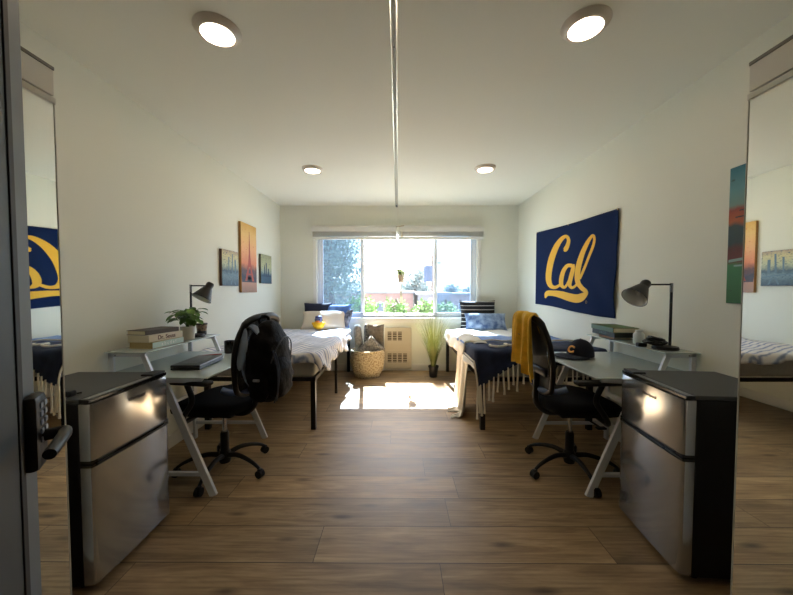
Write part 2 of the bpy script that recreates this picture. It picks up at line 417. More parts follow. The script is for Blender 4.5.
for y in (1.86, 3.4): MB().ell((-.022, y, ZC-.007), (.004, .004, .002)).build('screw', M_BLACK, t)

# ------------------------------------------------------------------ blinds
M_BLIND = mat('blind_white', (234, 233, 226), .5)
for x0, x1, lab in ((-1.36, -.015, 'raised white slatted blind over the left half of the window'), (-.005, 1.35, 'raised white slatted blind over the right half of the window')):
    t = thing('window_blind', lab, 'blind', ((x0+x1)/2, YB-.04, 2.2), 'raised window blinds')
    MB().box((x0, YB-.075, 2.235), (x1, YB-.018, 2.285), .004).build('headrail', M_BLIND, t)
    MB().box((x0+.003, YB-.085, 2.215), (x1-.003, YB-.077, 2.288), .002).build('valance', mat('valance_grey', (222, 221, 214), .5), t)
    sl = MB()
    for i in range(11): sl.box((x0+.01, YB-.072, 2.232-.0085*i), (x1-.01, YB-.022, 2.2345-.0085*i))
    sl.build('slat', M_BLIND, t)['kind'] = 'stuff'
    MB().box((x0+.008, YB-.074, 2.098), (x1-.008, YB-.020, 2.138), .005).build('bottom_rail', mat('rail_white', (226, 226, 218), .4), t)
    xw = x1-.07 if x0 < -1 else x0+.03
    MB().tube([(xw, YB-.088, 2.23), (xw+.004, YB-.088, 2.0), (xw+.002, YB-.086, 1.72)], .003, 6).build('wand', M_WHITEM, t)

# ------------------------------------------------------------------ plant hanger in front of the window
t = thing('plant_hanger', 'white knotted cord plant hanger hanging before the window centre', 'plant hanger', (0.02, 4.98, 1.1))
M_CORD = mat('cord_white', (226, 222, 206), .8)
c = MB(); c.tube([(.0, 4.98, ZC), (.0, 4.98, 2.25)], .004, 6)
for a in range(4):
    dx, dy = .045*math.cos(a*PI/2+.6), .045*math.sin(a*PI/2+.6)
    c.tube([(.0, 4.98, 2.25), (.02+dx*1.3, 4.98+dy*1.3, 2.16), (.025+dx, 4.98+dy, 1.9), (.035+dx*1.2, 4.98+dy*1.2, 1.58), (.045+dx*1.1, 4.98+dy*1.1, 1.46), (.045, 4.98, 1.36)], .005, 6)
c.build('cord', M_CORD, t)
MB().tube([(-.03, 4.98, 2.245), (.09, 4.98, 2.262)], .006, 8).build('dowel', mat('dowel_wood', (170, 150, 120), .6), t)
tt = MB()
for i in range(14):
    a = i*2.4; tt.tube([(.045, 4.98, 1.37), (.045+.012*math.cos(a), 4.98+.012*math.sin(a), 1.25), (.06+.028*math.cos(a), 4.98+.02*math.sin(a), 1.10)], .003, 5)
tt.build('tassel', M_CORD, t)
t = thing('hanging_plant', 'small green succulent in a pale pot hung before the window', 'plant', (.045, 4.98, 1.42))
MB().lathe([(0, 0), (.036, 0), (.048, .11), (.044, .11), (.04, .09), (0, .09)], (.045, 4.98, 1.42), 20).build('pot', mat('pale_clay', (196, 178, 158), .7), t, smooth=True)
lf = MB()
for i in range(34):
    a = random.uniform(0, 2*PI); r = random.uniform(.03, .10); z = random.uniform(.02, .13)
    p0 = Vector((.045, 4.98, 1.52)); p2 = p0+Vector((r*math.cos(a), r*math.sin(a), z-.03)); p1 = (p0+p2)/2+Vector((0, 0, .03))
    lf.tube([p0, p1, p2], [.004, .012, .001], 5)
lf.build('foliage', mat('leaf_yellowgreen', (132, 158, 74), .6, var=.2), t)

# ------------------------------------------------------------------ refrigerators
def steel():
    m = mat('brushed_steel', (184, 186, 188), .15, metal=.8)
    nt = m.node_tree; b = nt.nodes['Principled BSDF']
    tc = nt.nodes.new('ShaderNodeTexCoord'); mp = nt.nodes.new('ShaderNodeMapping'); mp.inputs['Scale'].default_value = (4, 3, 420)
    n = nt.nodes.new('ShaderNodeTexNoise'); n.inputs['Scale'].default_value = 1.5; n.inputs['Detail'].default_value = 2
    bp = nt.nodes.new('ShaderNodeBump'); bp.inputs['Strength'].default_value = .02; bp.inputs['Distance'].default_value = .002
    nt.links.new(tc.outputs['Object'], mp.inputs[0]); nt.links.new(mp.outputs[0], n.inputs['Vector'])
    nt.links.new(n.outputs['Fac'], bp.inputs['Height']); nt.links.new(bp.outputs[0], b.inputs['Normal'])
    return m
M_STEEL = steel()
M_FRTOP = mat('fridge_top_grey', (58, 58, 58), .45, bump=.1, bscale=400)
M_SEAL = mat('door_edge_grey', (128, 128, 128), .35, metal=.5)
def fridge(loc, rz, hinge, label):
    """local: front face at x=0 looking along +x"""
    t = thing('mini_refrigerator', label, 'refrigerator', loc, 'two-door mini refrigerators', local=True, rotz=rz)
    MB().box((-.50, -.235, .025), (-.052, .235, .822), .006).build('body', M_BLACK, t)
    MB().box((-.50, -.237, .822), (-.046, .237, .840), .004).build('top_panel', M_FRTOP, t)
    MB().box((-.048, -.237, .822), (-.006, .237, .838), .003).build('front_trim', M_DARKGLOSS, t)
    MB().box((-.040, -.225, .8375), (-.014, .225, .8395), .001).build('trim_strip', M_SEAL, t)
    MB().box((-.075, hinge*.235-(.10 if hinge > 0 else 0), .838), (-.010, hinge*.235+(0 if hinge > 0 else .10), .850), .005).build('hinge_cover', M_BLACK, t)
    for z0, z1, nm in ((.575, .818, 'freezer_door'), (.035, .545, 'refrigerator_door')):
        d = MB()
        # curved-edge door skin
        prof = [(-.05, -.236), (-.014, -.236), (-.004, -.230), (0, -.215), (.003, 0), (0, .215), (-.004, .230), (-.014, .236), (-.05, .236)]
        prof = [(x, y) for x, y in prof]
        d.prism(prof, T(0, 0, z0), z1-z0)
        do = d.build(nm, M_STEEL, t, smooth=True, angle=50)
        hz = z0-.014 if nm == 'freezer_door' else z1
        MB().box((-.05, -.236, hz), (-.001, .236, hz+.014), .002).build('door_handle' if nm == 'refrigerator_door' else 'lower_grip', M_DARKGLOSS, do)
        MB().box((-.012, -.21, hz+(.002 if nm[0] == 'r' else .004)), (.006, .12 if nm[0] == 'r' else .19, hz+.011), .003).build('grip_lip', M_BLACK, do)
        if nm == 'freezer_door':
            mk = text_mb('Whirlpool', .026, T(.0035, 0.01, .772) @ Euler((PI/2, 0, PI/2)).to_matrix().to_4x4(), .0012)
            mk.build('brand_mark', mat('mark_grey', (70, 70, 74), .3, metal=.5), do)
    for y in (-.19, .19):
        for x in (-.45, -.09): MB().lathe([(0, 0), (.018, 0), (.018, .028), (0, .028)], (x, y, 0), 14).build('foot', M_BLACK, t)
    return t
fridge((-1.295, 1.600, 0), math.radians(0.5), 1, 'steel two-door mini refrigerator on the left, before the desk with the backpack chair')
fridge((1.270, 1.665, 0), math.radians(180-5), -1, 'steel two-door mini refrigerator on the right, beside the desk with the navy cap')
t = tag(MB().tube(cr([(-1.60, 1.395, .847), (-1.55, 1.41, .846), (-1.50, 1.43, .848), (-1.44, 1.40, .846), (-1.40, 1.44, .846)]), .004, 8).build('coiled_lead', M_BLACK, None, smooth=True),
    'short black power cord lying on the left refrigerator top', 'cord')
pg = MB(); pg.box((-1.435, 1.385, .842), (-1.40, 1.42, .866), .006, None); pg.build('plug', M_BLACK, t)

# ------------------------------------------------------------------ desks
def desk(s, fx, label):
    """s=-1 left, 1 right; fx: world x of the front feet; runs y 2.02..2.90"""
    xw = 1.86 if s < 0 else 1.90; y0, y1 = 2.04, 2.85; hw = .25 if s < 0 else .205
    X = lambda a: s*a
    t = thing('computer_desk', label, 'desk', (s*1.5, 2.45, 0), 'white framed glass desks with a raised shelf')
    for y in (y0, y1):
        f = MB()
        f.bar((X(fx), y, .0), (X(fx+.31), y, .745), .045, .022, up=(0, 1, 0))
        f.build('leg', M_WHITEM, t)
        f = MB(); f.bar((X(xw-.08), y, 0), (X(xw-.08), y, .745), .022, .04)
        f.build('leg', M_WHITEM, t)
        MB().bar((X(fx+.055), y, .14), (X(xw-.08), y, .14), .02, .025).build('side_rail', M_WHITEM, t)
        MB().bar((X(fx+.06), y, .735), (X(xw), y, .735), .02, .03).build('top_rail', M_WHITEM, t)
    MB().bar((X(fx+.34), y0, .72), (X(fx+.34), y1, .72), .03, .03).build('cross_rail', M_WHITEM, t)
    MB().bar((X(xw-.08), y0, .40), (X(xw-.08), y1, .40), .02, .04).build('back_rail', M_WHITEM, t)
    a, b = X(fx+.01), X(xw+.01)
    MB().box((min(a, b), y0-.03, .751), (max(a, b), y1+.025, .761), .003).build('desktop', M_DESKGLASS, t)
    for y in (y0+.05, y1+.04):
        sh = MB(); w2 = .032
        sh.box((min(X(xw-.012), X(xw-.044)), y-.01, .761), (max(X(xw-.012), X(xw-.044)), y+.01, .895), .003)
        sh.box((min(X(xw-.012), X(xw-hw)), y-.01, .872), (max(X(xw-.012), X(xw-hw)), y+.01, .896), .003)
        sh.bar((X(xw-hw+.02), y, .888), (X(xw-hw-.03), y, .761), .03, .02, up=(0, 1, 0))
        so = sh.build('shelf_support', M_WHITEM, t)
        MB().tube([(X(xw-.06), y-.011, .884), (X(xw-.06), y-.0125, .884)], .005, 8).build('bolt', M_SEAL, so)
    MB().box((min(X(xw-hw-.015), X(xw+.005)), y0+.03, .897), (max(X(xw-hw-.015), X(xw+.005)), y1+.09, .905), .002).build('raised_shelf', M_DESKGLASS, t)
    return t
desk(-1, 1.165, 'white framed glass desk at the left wall, with plant and stacked books')
desk(1, 1.20, 'white framed glass desk at the right wall, with cap and green book')

# ------------------------------------------------------------------ desk chairs
M_MESH = glassy('chair_mesh', (.42, .43, .45), 1, rough=.7, body=(16, 16, 18), bodyfac=.45)
M_FAB = mat('black_fabric', (9, 9, 10), .9, bump=.3, bscale=500, spec=.2)
def chair(loc, rz, legs, label):
    t = thing('office_chair', label, 'chair', loc, 'black mesh office chairs', local=True, rotz=rz)
    MB().lathe([(0, .06), (.035, .06), (.04, .08), (.04, .13), (.03, .15), (0, .15)], n=24).build('hub', M_BLACK, t, smooth=True)
    for k in range(5):
        a = math.radians(legs+72*k); cx_, sy_ = math.cos(a), math.sin(a)
        l = MB(); pp = cr([(.03, .115), (.11, .128), (.19, .115), (.26, .09), (.305, .062)], 4)
        l.tube([(r*cx_, r*sy_, z) for r, z in pp], [.019-.009*i/(len(pp)-1) for i in range(len(pp))], 10)
        lo = l.build('base_leg', M_BLACK, t, smooth=True)
        ca = MB(); q = Vector((.31*cx_, .31*sy_, .028)); side = Vector((-sy_, cx_, 0))
        for e in (-1, 1):
            c0 = q+side*(.010*e); ca.tube([c0-side*.007*e, c0+side*.009*e], .027, 16)
        ca.box((-.014, -.014, .03), (.014, .014, .062), .004, T(q.x, q.y, 0, 0, 0, a))
        ca.build('caster', M_BLACK, lo, smooth=True, angle=50)
    MB().lathe([(.029, .13), (.029, .27), (.024, .285), (0, .285)], n=20).build('column_sleeve', M_BLACK, t, smooth=True)
    MB().lathe([(.014, .28), (.014, .42), (0, .42)], n=16).build('gas_lift', mat('chrome', (200, 200, 202), .12, metal=1), t, smooth=True)
    mm = MB(); mm.box((-.10, -.075, .405), (.11, .075, .445), .012); mm.tube([(.05, -.07, .42), (.06, -.24, .415)], .006, 8); mm.box((.03, -.27, .408), (.09, -.235, .42), .005)
    mm.build('tilt_mechanism', M_BLACK, t)
    def seat(v):
        # rounded slab: superellipse
        x, y, z = v
        r = max(abs(x), abs(y), 1e-6); n_ = math.hypot(x, y)
        k = (abs(x)**3.2+abs(y)**3.2)**(1/3.2) if n_ > 1e-6 else 1
        f = n_/k if k else 1
        x, y = x*f, y*f
        return Vector((x, y, (abs(z)**.6)*(1 if z > 0 else -1)))
    st = MB(); st.ell((.035, 0, .508), (.265, .255, .066), fn=seat, seg=40, rings=16)
    for v in st.bm.verts:
        a = v.co.x-.035
        if a > .12: v.co.z -= (a-.12)**2*1.9
        if v.co.z > .5: v.co.z += .022*abs(v.co.y/.25)**2*(1 if a < .1 else .5) - .012
    st.build('seat', M_FAB, t, smooth=True, angle=80)
    # backrest frame: closed loop leaning back
    def bk(y, z):
        k = (z-.56)/.56
        return Vector((-.215+.02*math.sin(k*PI)-.115*k+.22*y*y, y, z))
    loop = [(-.15, .62), (-.185, .72), (-.215, .85), (-.222, .98), (-.19, 1.075), (-.11, 1.112), (0, 1.12), (.11, 1.112), (.19, 1.075), (.222, .98), (.215, .85), (.185, .72), (.15, .62), (.07, .585), (-.07, .585)]
    lp = cr(loop+[loop[0]], 3)[:-1]
    b = MB(); b.tube([bk(y, z) for y, z in lp], [.017+.006*(z > 1.05) for y, z in lp], 10, closed=True)
    bo = b.build('backrest_frame', M_BLACK, t, smooth=True, angle=80)
    def mg(u, v):
        z = .60+.50*v; hw = .15+.07*math.sin(min(1, v*1.25)*PI/2) - .06*max(0, v-.8)/.2
        y = (u*2-1)*hw; p = bk(y, z); return p
    MB().grid(mg, 16, 14, thick=.003).build('mesh_panel', M_MESH, bo, smooth=True)
    lb = MB(); lb.tube(cr([(-.12, -.17, .64), (-.19, -.14, .615), (-.232, 0, .60), (-.19, .14, .615), (-.12, .17, .64)]), [.02]*25, 10)
    lb.build('lumbar_bar', mat('skylit_plastic', (92, 112, 150), .25), bo, smooth=True)  # sky light catching on the bar is painted in as blue-grey
    sp = MB(); sp.tube(cr([(-.06, 0, .425), (-.17, 0, .43), (-.245, 0, .50), (-.25, 0, .62), (-.245, 0, .74)]), .02, 10)
    sp.box((-.262, -.15, .715), (-.24, .15, .765), .008)
    sp.build('back_support', M_BLACK, t, smooth=True, angle=50)
    for e in (-1, 1):
        a = MB(); a.tube(cr([(.12, e*.12, .435), (.10, e*.255, .44), (.06, e*.29, .50), (.0, e*.29, .60), (.04, e*.285, .70)]), .017, 10)
        ao = a.build('arm_bracket', M_BLACK, t, smooth=True)
        MB().box((-.13, e*.285-.035, .70), (.17, e*.285+.035, .73), .014, seg=4).build('armrest', M_BLACK, ao, smooth=True, angle=60)
    return t
chair((-1.25, 2.34, 0), math.radians(170), 27, 'black office chair at the left desk with a black backpack hung on it')
chair((1.235, 2.345, 0), math.radians(2), 54, 'black mesh office chair at the right desk with a yellow shirt on it')

# backpack over the left chair back
M_BAG = mat('backpack_nylon', (6, 6, 8), .7, var=.3, vscale=14, bump=1.0, bscale=24, spec=.14)
M_BAGB = mat('backpack_slate', (128, 142, 162), .7, bump=.3, bscale=60)
t = thing('backpack', 'bulging black backpack with slate straps hanging on the left chair', 'backpack', (-1.25, 2.34, 0), rotz=math.radians(-10))
ORG[t] = Vector((-1.24, 2.465, .01))
def bagfn(v):
    x, y, z = v
    k = 1-.22*max(0, z)**2
    q = 1+.08*math.sin(9*y+4*z)*(.5-.5*z)+.05*math.sin(14*z+3*x)
    y2 = (abs(y)**.8)*(1 if y > 0 else -1)*k*q; x2 = (abs(x)**.75)*(1 if x > 0 else -1)*q*(1-.22*z)
    return Vector((x2, y2, (abs(z)**.85)*(1 if z > 0 else -1)))
MB().ell((-.855, 2.42, .83), (.11, .18, .275), fn=bagfn, seg=40, rings=28).build('main_body', M_BAG, t, smooth=True, angle=80)
MB().ell((-.775, 2.41, .73), (.06, .13, .14), fn=bagfn, seg=32, rings=20).build('front_pocket', M_BAG, t, smooth=True, angle=80)
MB().ell((-.84, 2.28, .71), (.06, .04, .12), fn=bagfn, seg=20, rings=14).build('side_pocket', M_BAG, t, smooth=True, angle=80)
MB().ell((-.84, 2.565, .72), (.06, .04, .13), fn=bagfn, seg=20, rings=14).build('side_pocket', mat('backpack_navy', (44, 54, 76), .7), t, smooth=True, angle=80)
for yy in (2.32, 2.54):
    pts = cr([(-.85, yy, 1.04), (-.90, yy-.005, 1.085), (-.95, yy-.01, 1.07), (-.968, yy-.02, .97), (-.962, yy-.03, .86), (-.94, yy-.03, .74), (-.90, yy-.01, .66)], 5)
    def strapf(u, v, pts=pts):
        f = v*(len(pts)-1); i = min(int(f), len(pts)-2); k = f-i; w_ = .034-.016*v*v
        p = Vector(pts[i])*(1-k)+Vector(pts[i+1])*k
        return p+Vector((0, (u-.5)*2*w_, -.010*(2*u-1)**2*(v < .4)))
    MB().grid(strapf, 6, 30, thick=.012).build('shoulder_strap', M_BAGB if yy < 2.5 else M_BAG, t, smooth=True, angle=60)
MB().tube(cr([(-.89, 2.38, 1.08), (-.90, 2.38, 1.12), (-.89, 2.42, 1.135), (-.88, 2.46, 1.12), (-.88, 2.46, 1.08)]), .010, 8).build('handle_loop', M_BAG, t, smooth=True)
MB().tube(cr([(-.765, 2.29, .84), (-.735, 2.33, .95), (-.725, 2.41, 1.0), (-.735, 2.50, .95), (-.765, 2.55, .84)]), .004, 6).build('zipper', mat('zip_grey', (70, 72, 78), .4), t)
MB().box((-.012, -.022, -.008), (.002, .022, .008), .004, T(-.835, 2.236, .74, 0, 0, -PI/2)).build('logo_patch', mat('patch_grey', (150, 152, 156), .5), t)
MB().ell((-.945, 2.262, .93), (.036, .014, .14), T(0, 0, 0, 0, .16, 0)).build('back_padding', M_BAGB, t, smooth=True)
for k in range(2): MB().tube(cr([(-.76, 2.31+.02*k, .92), (-.722, 2.30+.02*k, .80), (-.722, 2.30, .66), (-.76, 2.32+.03*k, .58)]), .005, 6).build('compression_strap', mat('strap_blue_grey', (58, 68, 88), .6), t)

# yellow shirt over the right chair back
def shirt(u, v):
    # u along chair width (world y), v path from front, over the top, down the rear
    y = 2.17+.32*u + .012*math.sin(v*9)
    wv = .008*math.sin(u*19+v*3)+.006*math.sin(u*31)
    path = cr([(.995, .93), (.955, 1.04), (.935, 1.125), (.905, 1.150), (.87, 1.125), (.868, 1.02), (.872, .92), (.875, .83), (.88, .745+.04*math.sin(u*2.2-.6))], 4)
    f = v*(len(path)-1); i = min(int(f), len(path)-2); k = f-i
    x = path[i][0]*(1-k)+path[i+1][0]*k; z = path[i][1]*(1-k)+path[i+1][1]*k
    drop = max(0, v-.45)
    return Vector((x-wv*(1+drop*3), y+drop*.05*(u-.5), z-.035*(u-.5)**2*4*(v > .3)*min(1, (v-.3)*3)))
sh = MB().grid(shirt, 36, 40, thick=.006).build('yellow_shirt', mat('mustard_cloth', (228, 180, 50), .85, var=.12, vscale=16, bump=.35, bscale=30), None, smooth=True)
tag(sh, 'mustard yellow shirt draped over the right chair backrest', 'shirt')
MB().box((.858, 2.33, .985), (.862, 2.355, .99), .001).build('tag', M_BLACK, sh)

# ------------------------------------------------------------------ desk lamps
M_LAMP = mat('lamp_black', (30, 30, 32), .4, metal=.3)
def lamp(px, py, s, apex, mouth, label):
    zt = .905
    t = thing('desk_lamp', label, 'lamp', (px, py, zt), 'black metal desk lamps')
    MB().lathe([(0, 0), (.072, 0), (.075, .006), (.07, .020), (.02, .026), (0, .026)], (px-.03*s, py, zt+.001), 30).build('base', M_LAMP, t, smooth=True)
    MB().tube([(px, py, zt+.02), (px, py, 1.29)], .0085, 12).build('pole', M_LAMP, t, smooth=True)
    MB().tube([(px, py, 1.285), (px, py, 1.345)], .0095, 12).build('pole_joint', mat('nickel', (150, 150, 150), .25, metal=1), t, smooth=True)
    a = Vector(apex); m = Vector(mouth); d = (m-a).normalized()
    MB().tube([(px, py, 1.336), (a.x, a.y, 1.336)], .006, 10).build('arm', M_LAMP, t, smooth=True)
    R = d.to_track_quat('Z', 'Y').to_matrix().to_4x4(); R.translation = a-d*.015
    L_ = (m-a).length+.015
    so = MB().lathe([(0, 0), (.024, .0), (.030, .012), (.030, .045), (.036, .055), (.078, L_), (.076, L_), (.034, .058), (0, .058)], n=32, M=R).build('lamp_shade', M_LAMP, t, smooth=True)
    MB().lathe([(.0745, L_-.001), (.034, .06), (0, .06)], n=32, M=R).build('shade_lining', mat('lamp_inner', (226, 226, 222), .5), so, smooth=True)
    b = a+d*.075; MB().ell(b, (.022, .022, .028)).build('bulb', mat('bulb_frost', (226, 226, 220), .3), so, smooth=True)
    return t
lamp(-1.75, 2.78, -1, (-1.585, 2.78, 1.345), (-1.625, 2.72, 1.228), 'black desk lamp behind the potted plant on the left desk shelf')
lamp(1.815, 2.20, 1, (1.645, 2.20, 1.342), (1.545, 2.165, 1.248), 'black desk lamp at the near end of the right desk shelf')

# ------------------------------------------------------------------ left shelf and desk items
M_PAGE = mat('book_pages', (214, 204, 176), .8, var=.08, vscale=3, stretch=(1, 1, 120))
def book(c, L, W, H, rz, cover, spine, label, group, txt=None, tcol=None, pages=None, tsize=.03):
    """c: centre of the bottom; length L along local y, width W along local x, spine on local +x"""
    t = thing('book', label, 'book', c, group, local=True, rotz=rz)
    cv = MB(); cv.box((-W/2, -L/2, 0), (W/2, L/2, .003), .001); cv.box((-W/2, -L/2, H-.003), (W/2, L/2, H), .001); cv.box((W/2-.004, -L/2, 0), (W/2, L/2, H), .001)
    cv.build('cover', cover, t)
    MB().box((-W/2+.005, -L/2+.004, .003), (W/2-.005, L/2-.004, H-.003)).build('pages', pages or M_PAGE, t)
    if spine: MB().box((W/2, -L/2+.001, .002), (W/2+.0015, L/2-.001, H-.002), .0005).build('spine_panel', spine, t)
    if txt:
        text_mb(txt, tsize, T(W/2+.002, 0, H/2) @ Euler((PI/2, 0, PI/2)).to_matrix().to_4x4(), .001, .0006).build('spine_lettering', tcol, t)
    return t
GB = 'books stacked on the left desk shelf'
M_CREAM = mat('cover_cream', (216, 208, 188), .6); M_YEL = mat('cover_straw', (190, 168, 110), .6)
book((-1.715, 2.335, .906), .29, .17, .043, math.radians(-4), M_YEL, mat('spine_mint', (186, 206, 196), .5), 'straw and pale green book, bottom of the left desk stack', GB, 'a b c d e f', mat('lettering_white', (236, 238, 232), .5), pages=mat('pages_straw', (186, 166, 118), .8), tsize=.034)
book((-1.72, 2.33, .9495), .29, .165, .046, math.radians(-7), M_CREAM, mat('spine_ivory', (220, 208, 182), .5), 'cream book with brown lettered spine, middle of the left desk stack', GB, 'Dr. Seuss', mat('lettering_brown', (88, 44, 36), .5), tsize=.040)
book((-1.735, 2.33, .996), .27, .15, .030, math.radians(-10), mat('cover_umber', (86, 78, 72), .6), mat('spine_umber', (74, 66, 62), .6), 'grey brown hardback on top of the left desk stack', GB)

def leafy(mb, c, n, r, h, lw, ll, seed=1):
    rnd = random.Random(seed)
    for i in range(n):
        a = rnd.uniform(0, 2*PI); rr = r*rnd.uniform(.25, 1); z = h*rnd.uniform(.35, 1)
        b = Vector(c); tip = b+Vector((rr*math.cos(a), rr*math.sin(a), z))
        mb.tube(cr([tuple(b), tuple(b+Vector((rr*.4*math.cos(a), rr*.4*math.sin(a), z*.75))), tuple(tip)], 3), .0016, 5)
        dr = Vector((math.cos(a+rnd.uniform(-.5, .5)), math.sin(a+rnd.uniform(-.5, .5)), rnd.uniform(-.45, .15))).normalized()
        sd = dr.cross(Vector((0, 0, 1))).normalized(); up = sd.cross(dr)
        tb = bmesh.new(); L1 = ll*rnd.uniform(.7, 1.1); W1 = lw*rnd.uniform(.8, 1.1)
        rows = []
        for q in range(6):
            k = q/5; w_ = W1*math.sin(PI*min(1, k*.9+.1))**.8*(1 if k < 1 else 0)
            ctr = tip+dr*(L1*k)-Vector((0, 0, .25*L1*k*k))
            rows.append([tb.verts.new(ctr-sd*w_+up*w_*.25), tb.verts.new(ctr), tb.verts.new(ctr+sd*w_+up*w_*.25)])
        for A, B in zip(rows[:-1], rows[1:]):
            for j in (0, 1): tb.faces.new((A[j], A[j+1], B[j+1], B[j]))
        mb._add(tb)
t = thing('potted_plant', 'broad-leaved green plant in a white pot on the left desk shelf', 'plant', (-1.68, 2.62, .906))
MB().lathe([(0, 0), (.042, 0), (.046, .004), (.053, .104), (.049, .104), (.046, .09), (0, .09)], (-1.68, 2.62, .906), 28).build('pot', mat('pot_ceramic', (216, 208, 192), .35), t, smooth=True, angle=50)
MB().lathe([(0, .0), (.046, 0), (0, .006)], (-1.68, 2.62, .995), 20).build('soil', mat('soil', (44, 34, 26), .9), t)
lf = MB(); leafy(lf, (-1.68, 2.62, .99), 46, .09, .17, .03, .078, 3)
lf.build('foliage', mat('leaf_green', (88, 128, 52), .45, var=.3, vscale=14), t, smooth=True)
t = thing('jar', 'small patterned jar with a dark base right of the white pot', 'jar', (-1.735, 2.90, .906))
MB().lathe([(0, 0), (.036, 0), (.038, .004), (.038, .035), (0, .035)], (-1.735, 2.90, .906), 24).build('base', mat('jar_slate', (60, 66, 70), .4), t, smooth=True, angle=50)
MB().lathe([(.038, .035), (.045, .09), (.0, .09)], (-1.735, 2.90, .906), 24).build('bowl', mat('jar_pattern', (176, 152, 128), .5, rgb2=(70, 60, 56), vscale=40), t, smooth=True, angle=50)
MB().lathe([(0, .09), (.046, .09), (.046, .10), (0, .10)], (-1.735, 2.90, .906), 24).build('lid', mat('jar_lid', (46, 40, 38), .4), t)
t = thing('laptop', 'closed black laptop lying flat on the left desk', 'laptop', (-1.435, 2.355, .762), local=True, rotz=math.radians(4))
MB().box((-.095, -.175, .002), (.095, .175, .017), .005).build('base', M_BLACK, t)
MB().box((-.095, -.175, .018), (.095, .175, .036), .005).build('lid', mat('laptop_lid', (14, 15, 17), .35), t)
MB().box((-.06, -.13, .036), (.05, .14, .0367)).build('lid_panel', mat('laptop_panel', (66, 70, 76), .35), t)
t = thing('mug', 'black mug at the far end of the left desk', 'mug', (-1.44, 2.80, .762))
MB().lathe([(0, 0), (.038, 0), (.041, .006), (.042, .105), (.038, .105), (.036, .01), (0, .01)], (-1.44, 2.80, .762), 26).build('body', M_DARKGLOSS, t, smooth=True, angle=50)
MB().tube(cr([(-1.40, 2.79, .845), (-1.375, 2.782, .84), (-1.37, 2.78, .815), (-1.382, 2.784, .79), (-1.402, 2.79, .785)]), .005, 8).build('handle', M_DARKGLOSS, t, smooth=True)
t = tag(MB().tube([(-1.60, 2.66, .7665), (-1.47, 2.73, .7665)], [.004, .004], 8).build('pen', mat('pen_red', (176, 52, 44), .35), None, smooth=True), 'red pen lying on the left desk under the raised shelf', 'pen')

# ------------------------------------------------------------------ right shelf and desk items
GR = 'books stacked on the right desk shelf'
book((1.785, 2.715, .906), .22, .13, .022, PI-.06, mat('cover_tan', (150, 104, 62), .6), None, 'thin tan book, bottom of the right desk stack', GR)
book((1.775, 2.715, .9285), .32, .17, .040, PI-.05, mat('cover_bottle', (24, 44, 40), .5), mat('spine_bottle', (20, 40, 38), .5), 'thick dark teal book, middle of the right desk stack', GR, 'A B C D', mat('lettering_teal', (70, 110, 96), .5), pages=mat('pages_dark', (40, 52, 48), .8), tsize=.028)
book((1.77, 2.705, .969), .34, .19, .038, PI-.09, mat('cover_moss', (48, 110, 56), .55, rgb2=(104, 100, 56), vscale=4), mat('spine_moss', (70, 104, 70), .5), 'moss green illustrated book on top of the right desk stack', GR)
t = thing('candle_jar', 'small white jar candle between the books and the right lamp', 'candle', (1.775, 2.43, .906))
MB().lathe([(0, 0), (.034, 0), (.036, .005), (.036, .07), (.024, .082), (.024, .098), (0, .098)], (1.775, 2.43, .906), 24).build('glass_jar', mat('milk_white', (206, 218, 222), .3), t, smooth=True, angle=50)
M_CBL = mat('cable_black', (14, 14, 15), .35)
c = MB()
for k in range(8):
    rr = .035+.02*random.random(); cx0, cy0 = 1.728+random.uniform(-.012, .012), 2.215+random.uniform(-.015, .015); tl = random.uniform(-.5, .5)
    c.tube([(cx0+rr*math.cos(a*PI/9), cy0+1.1*rr*math.sin(a*PI/9),    .942+.005*k+.010*math.sin(a*PI/9+tl*6)) for a in range(18)], .0065, 7, closed=True)
co = tag(c.build('coiled_cable', M_CBL, None, smooth=True), 'tangled black cable coil at the foot of the right desk lamp', 'cable')
MB().box((1.66, 2.27, .907), (1.72, 2.305, .935), .006).build('power_adapter', M_CBL, co)
# cap
t = thing('baseball_cap', 'navy baseball cap with a gold letter C on the right desk', 'cap', (1.475, 2.66, .762), local=True, rotz=math.radians(180+20))
t.scale = (1.03, 1.03, 1.03)
M_NAVYC = mat('cap_navy', (18, 24, 40), .85, bump=.2, bscale=200)
def capf(v):
    return Vector((v.x, v.y, max(v.z, 0)**.85 if v.z > 0 else 0))
MB().ell((0, 0, .006), (.105, .092, .132), fn=capf, seg=32, rings=20).build('crown', M_NAVYC, t, smooth=True, angle=70)
def brim(u, v):
    a = (u-.5)*2.5; r0 = .092; r1 = .092+.11*math.cos(a*.95)**.7*v if abs(a*.95) < PI/2 else .092
    rr = r0+(r1-r0)
    return Vector((rr*math.cos(a)*1.08, rr*math.sin(a)*.92, .012+.014*(1-abs(math.sin(a))**2)*(1-v)+.0*v))
MB().grid(brim, 20, 8, thick=.004).build('brim', M_NAVYC, t, smooth=True)
MB().ell((0, 0, .137), (.008, .008, .005)).build('button', M_NAVYC, t)
text_mb('C', .075, T(.0965, 0, .062) @ Euler((math.radians(90-22), 0, PI/2)).to_matrix().to_4x4(), .012, .003).build('letter_emblem', mat('cap_gold', (226, 160, 70), .6), t)

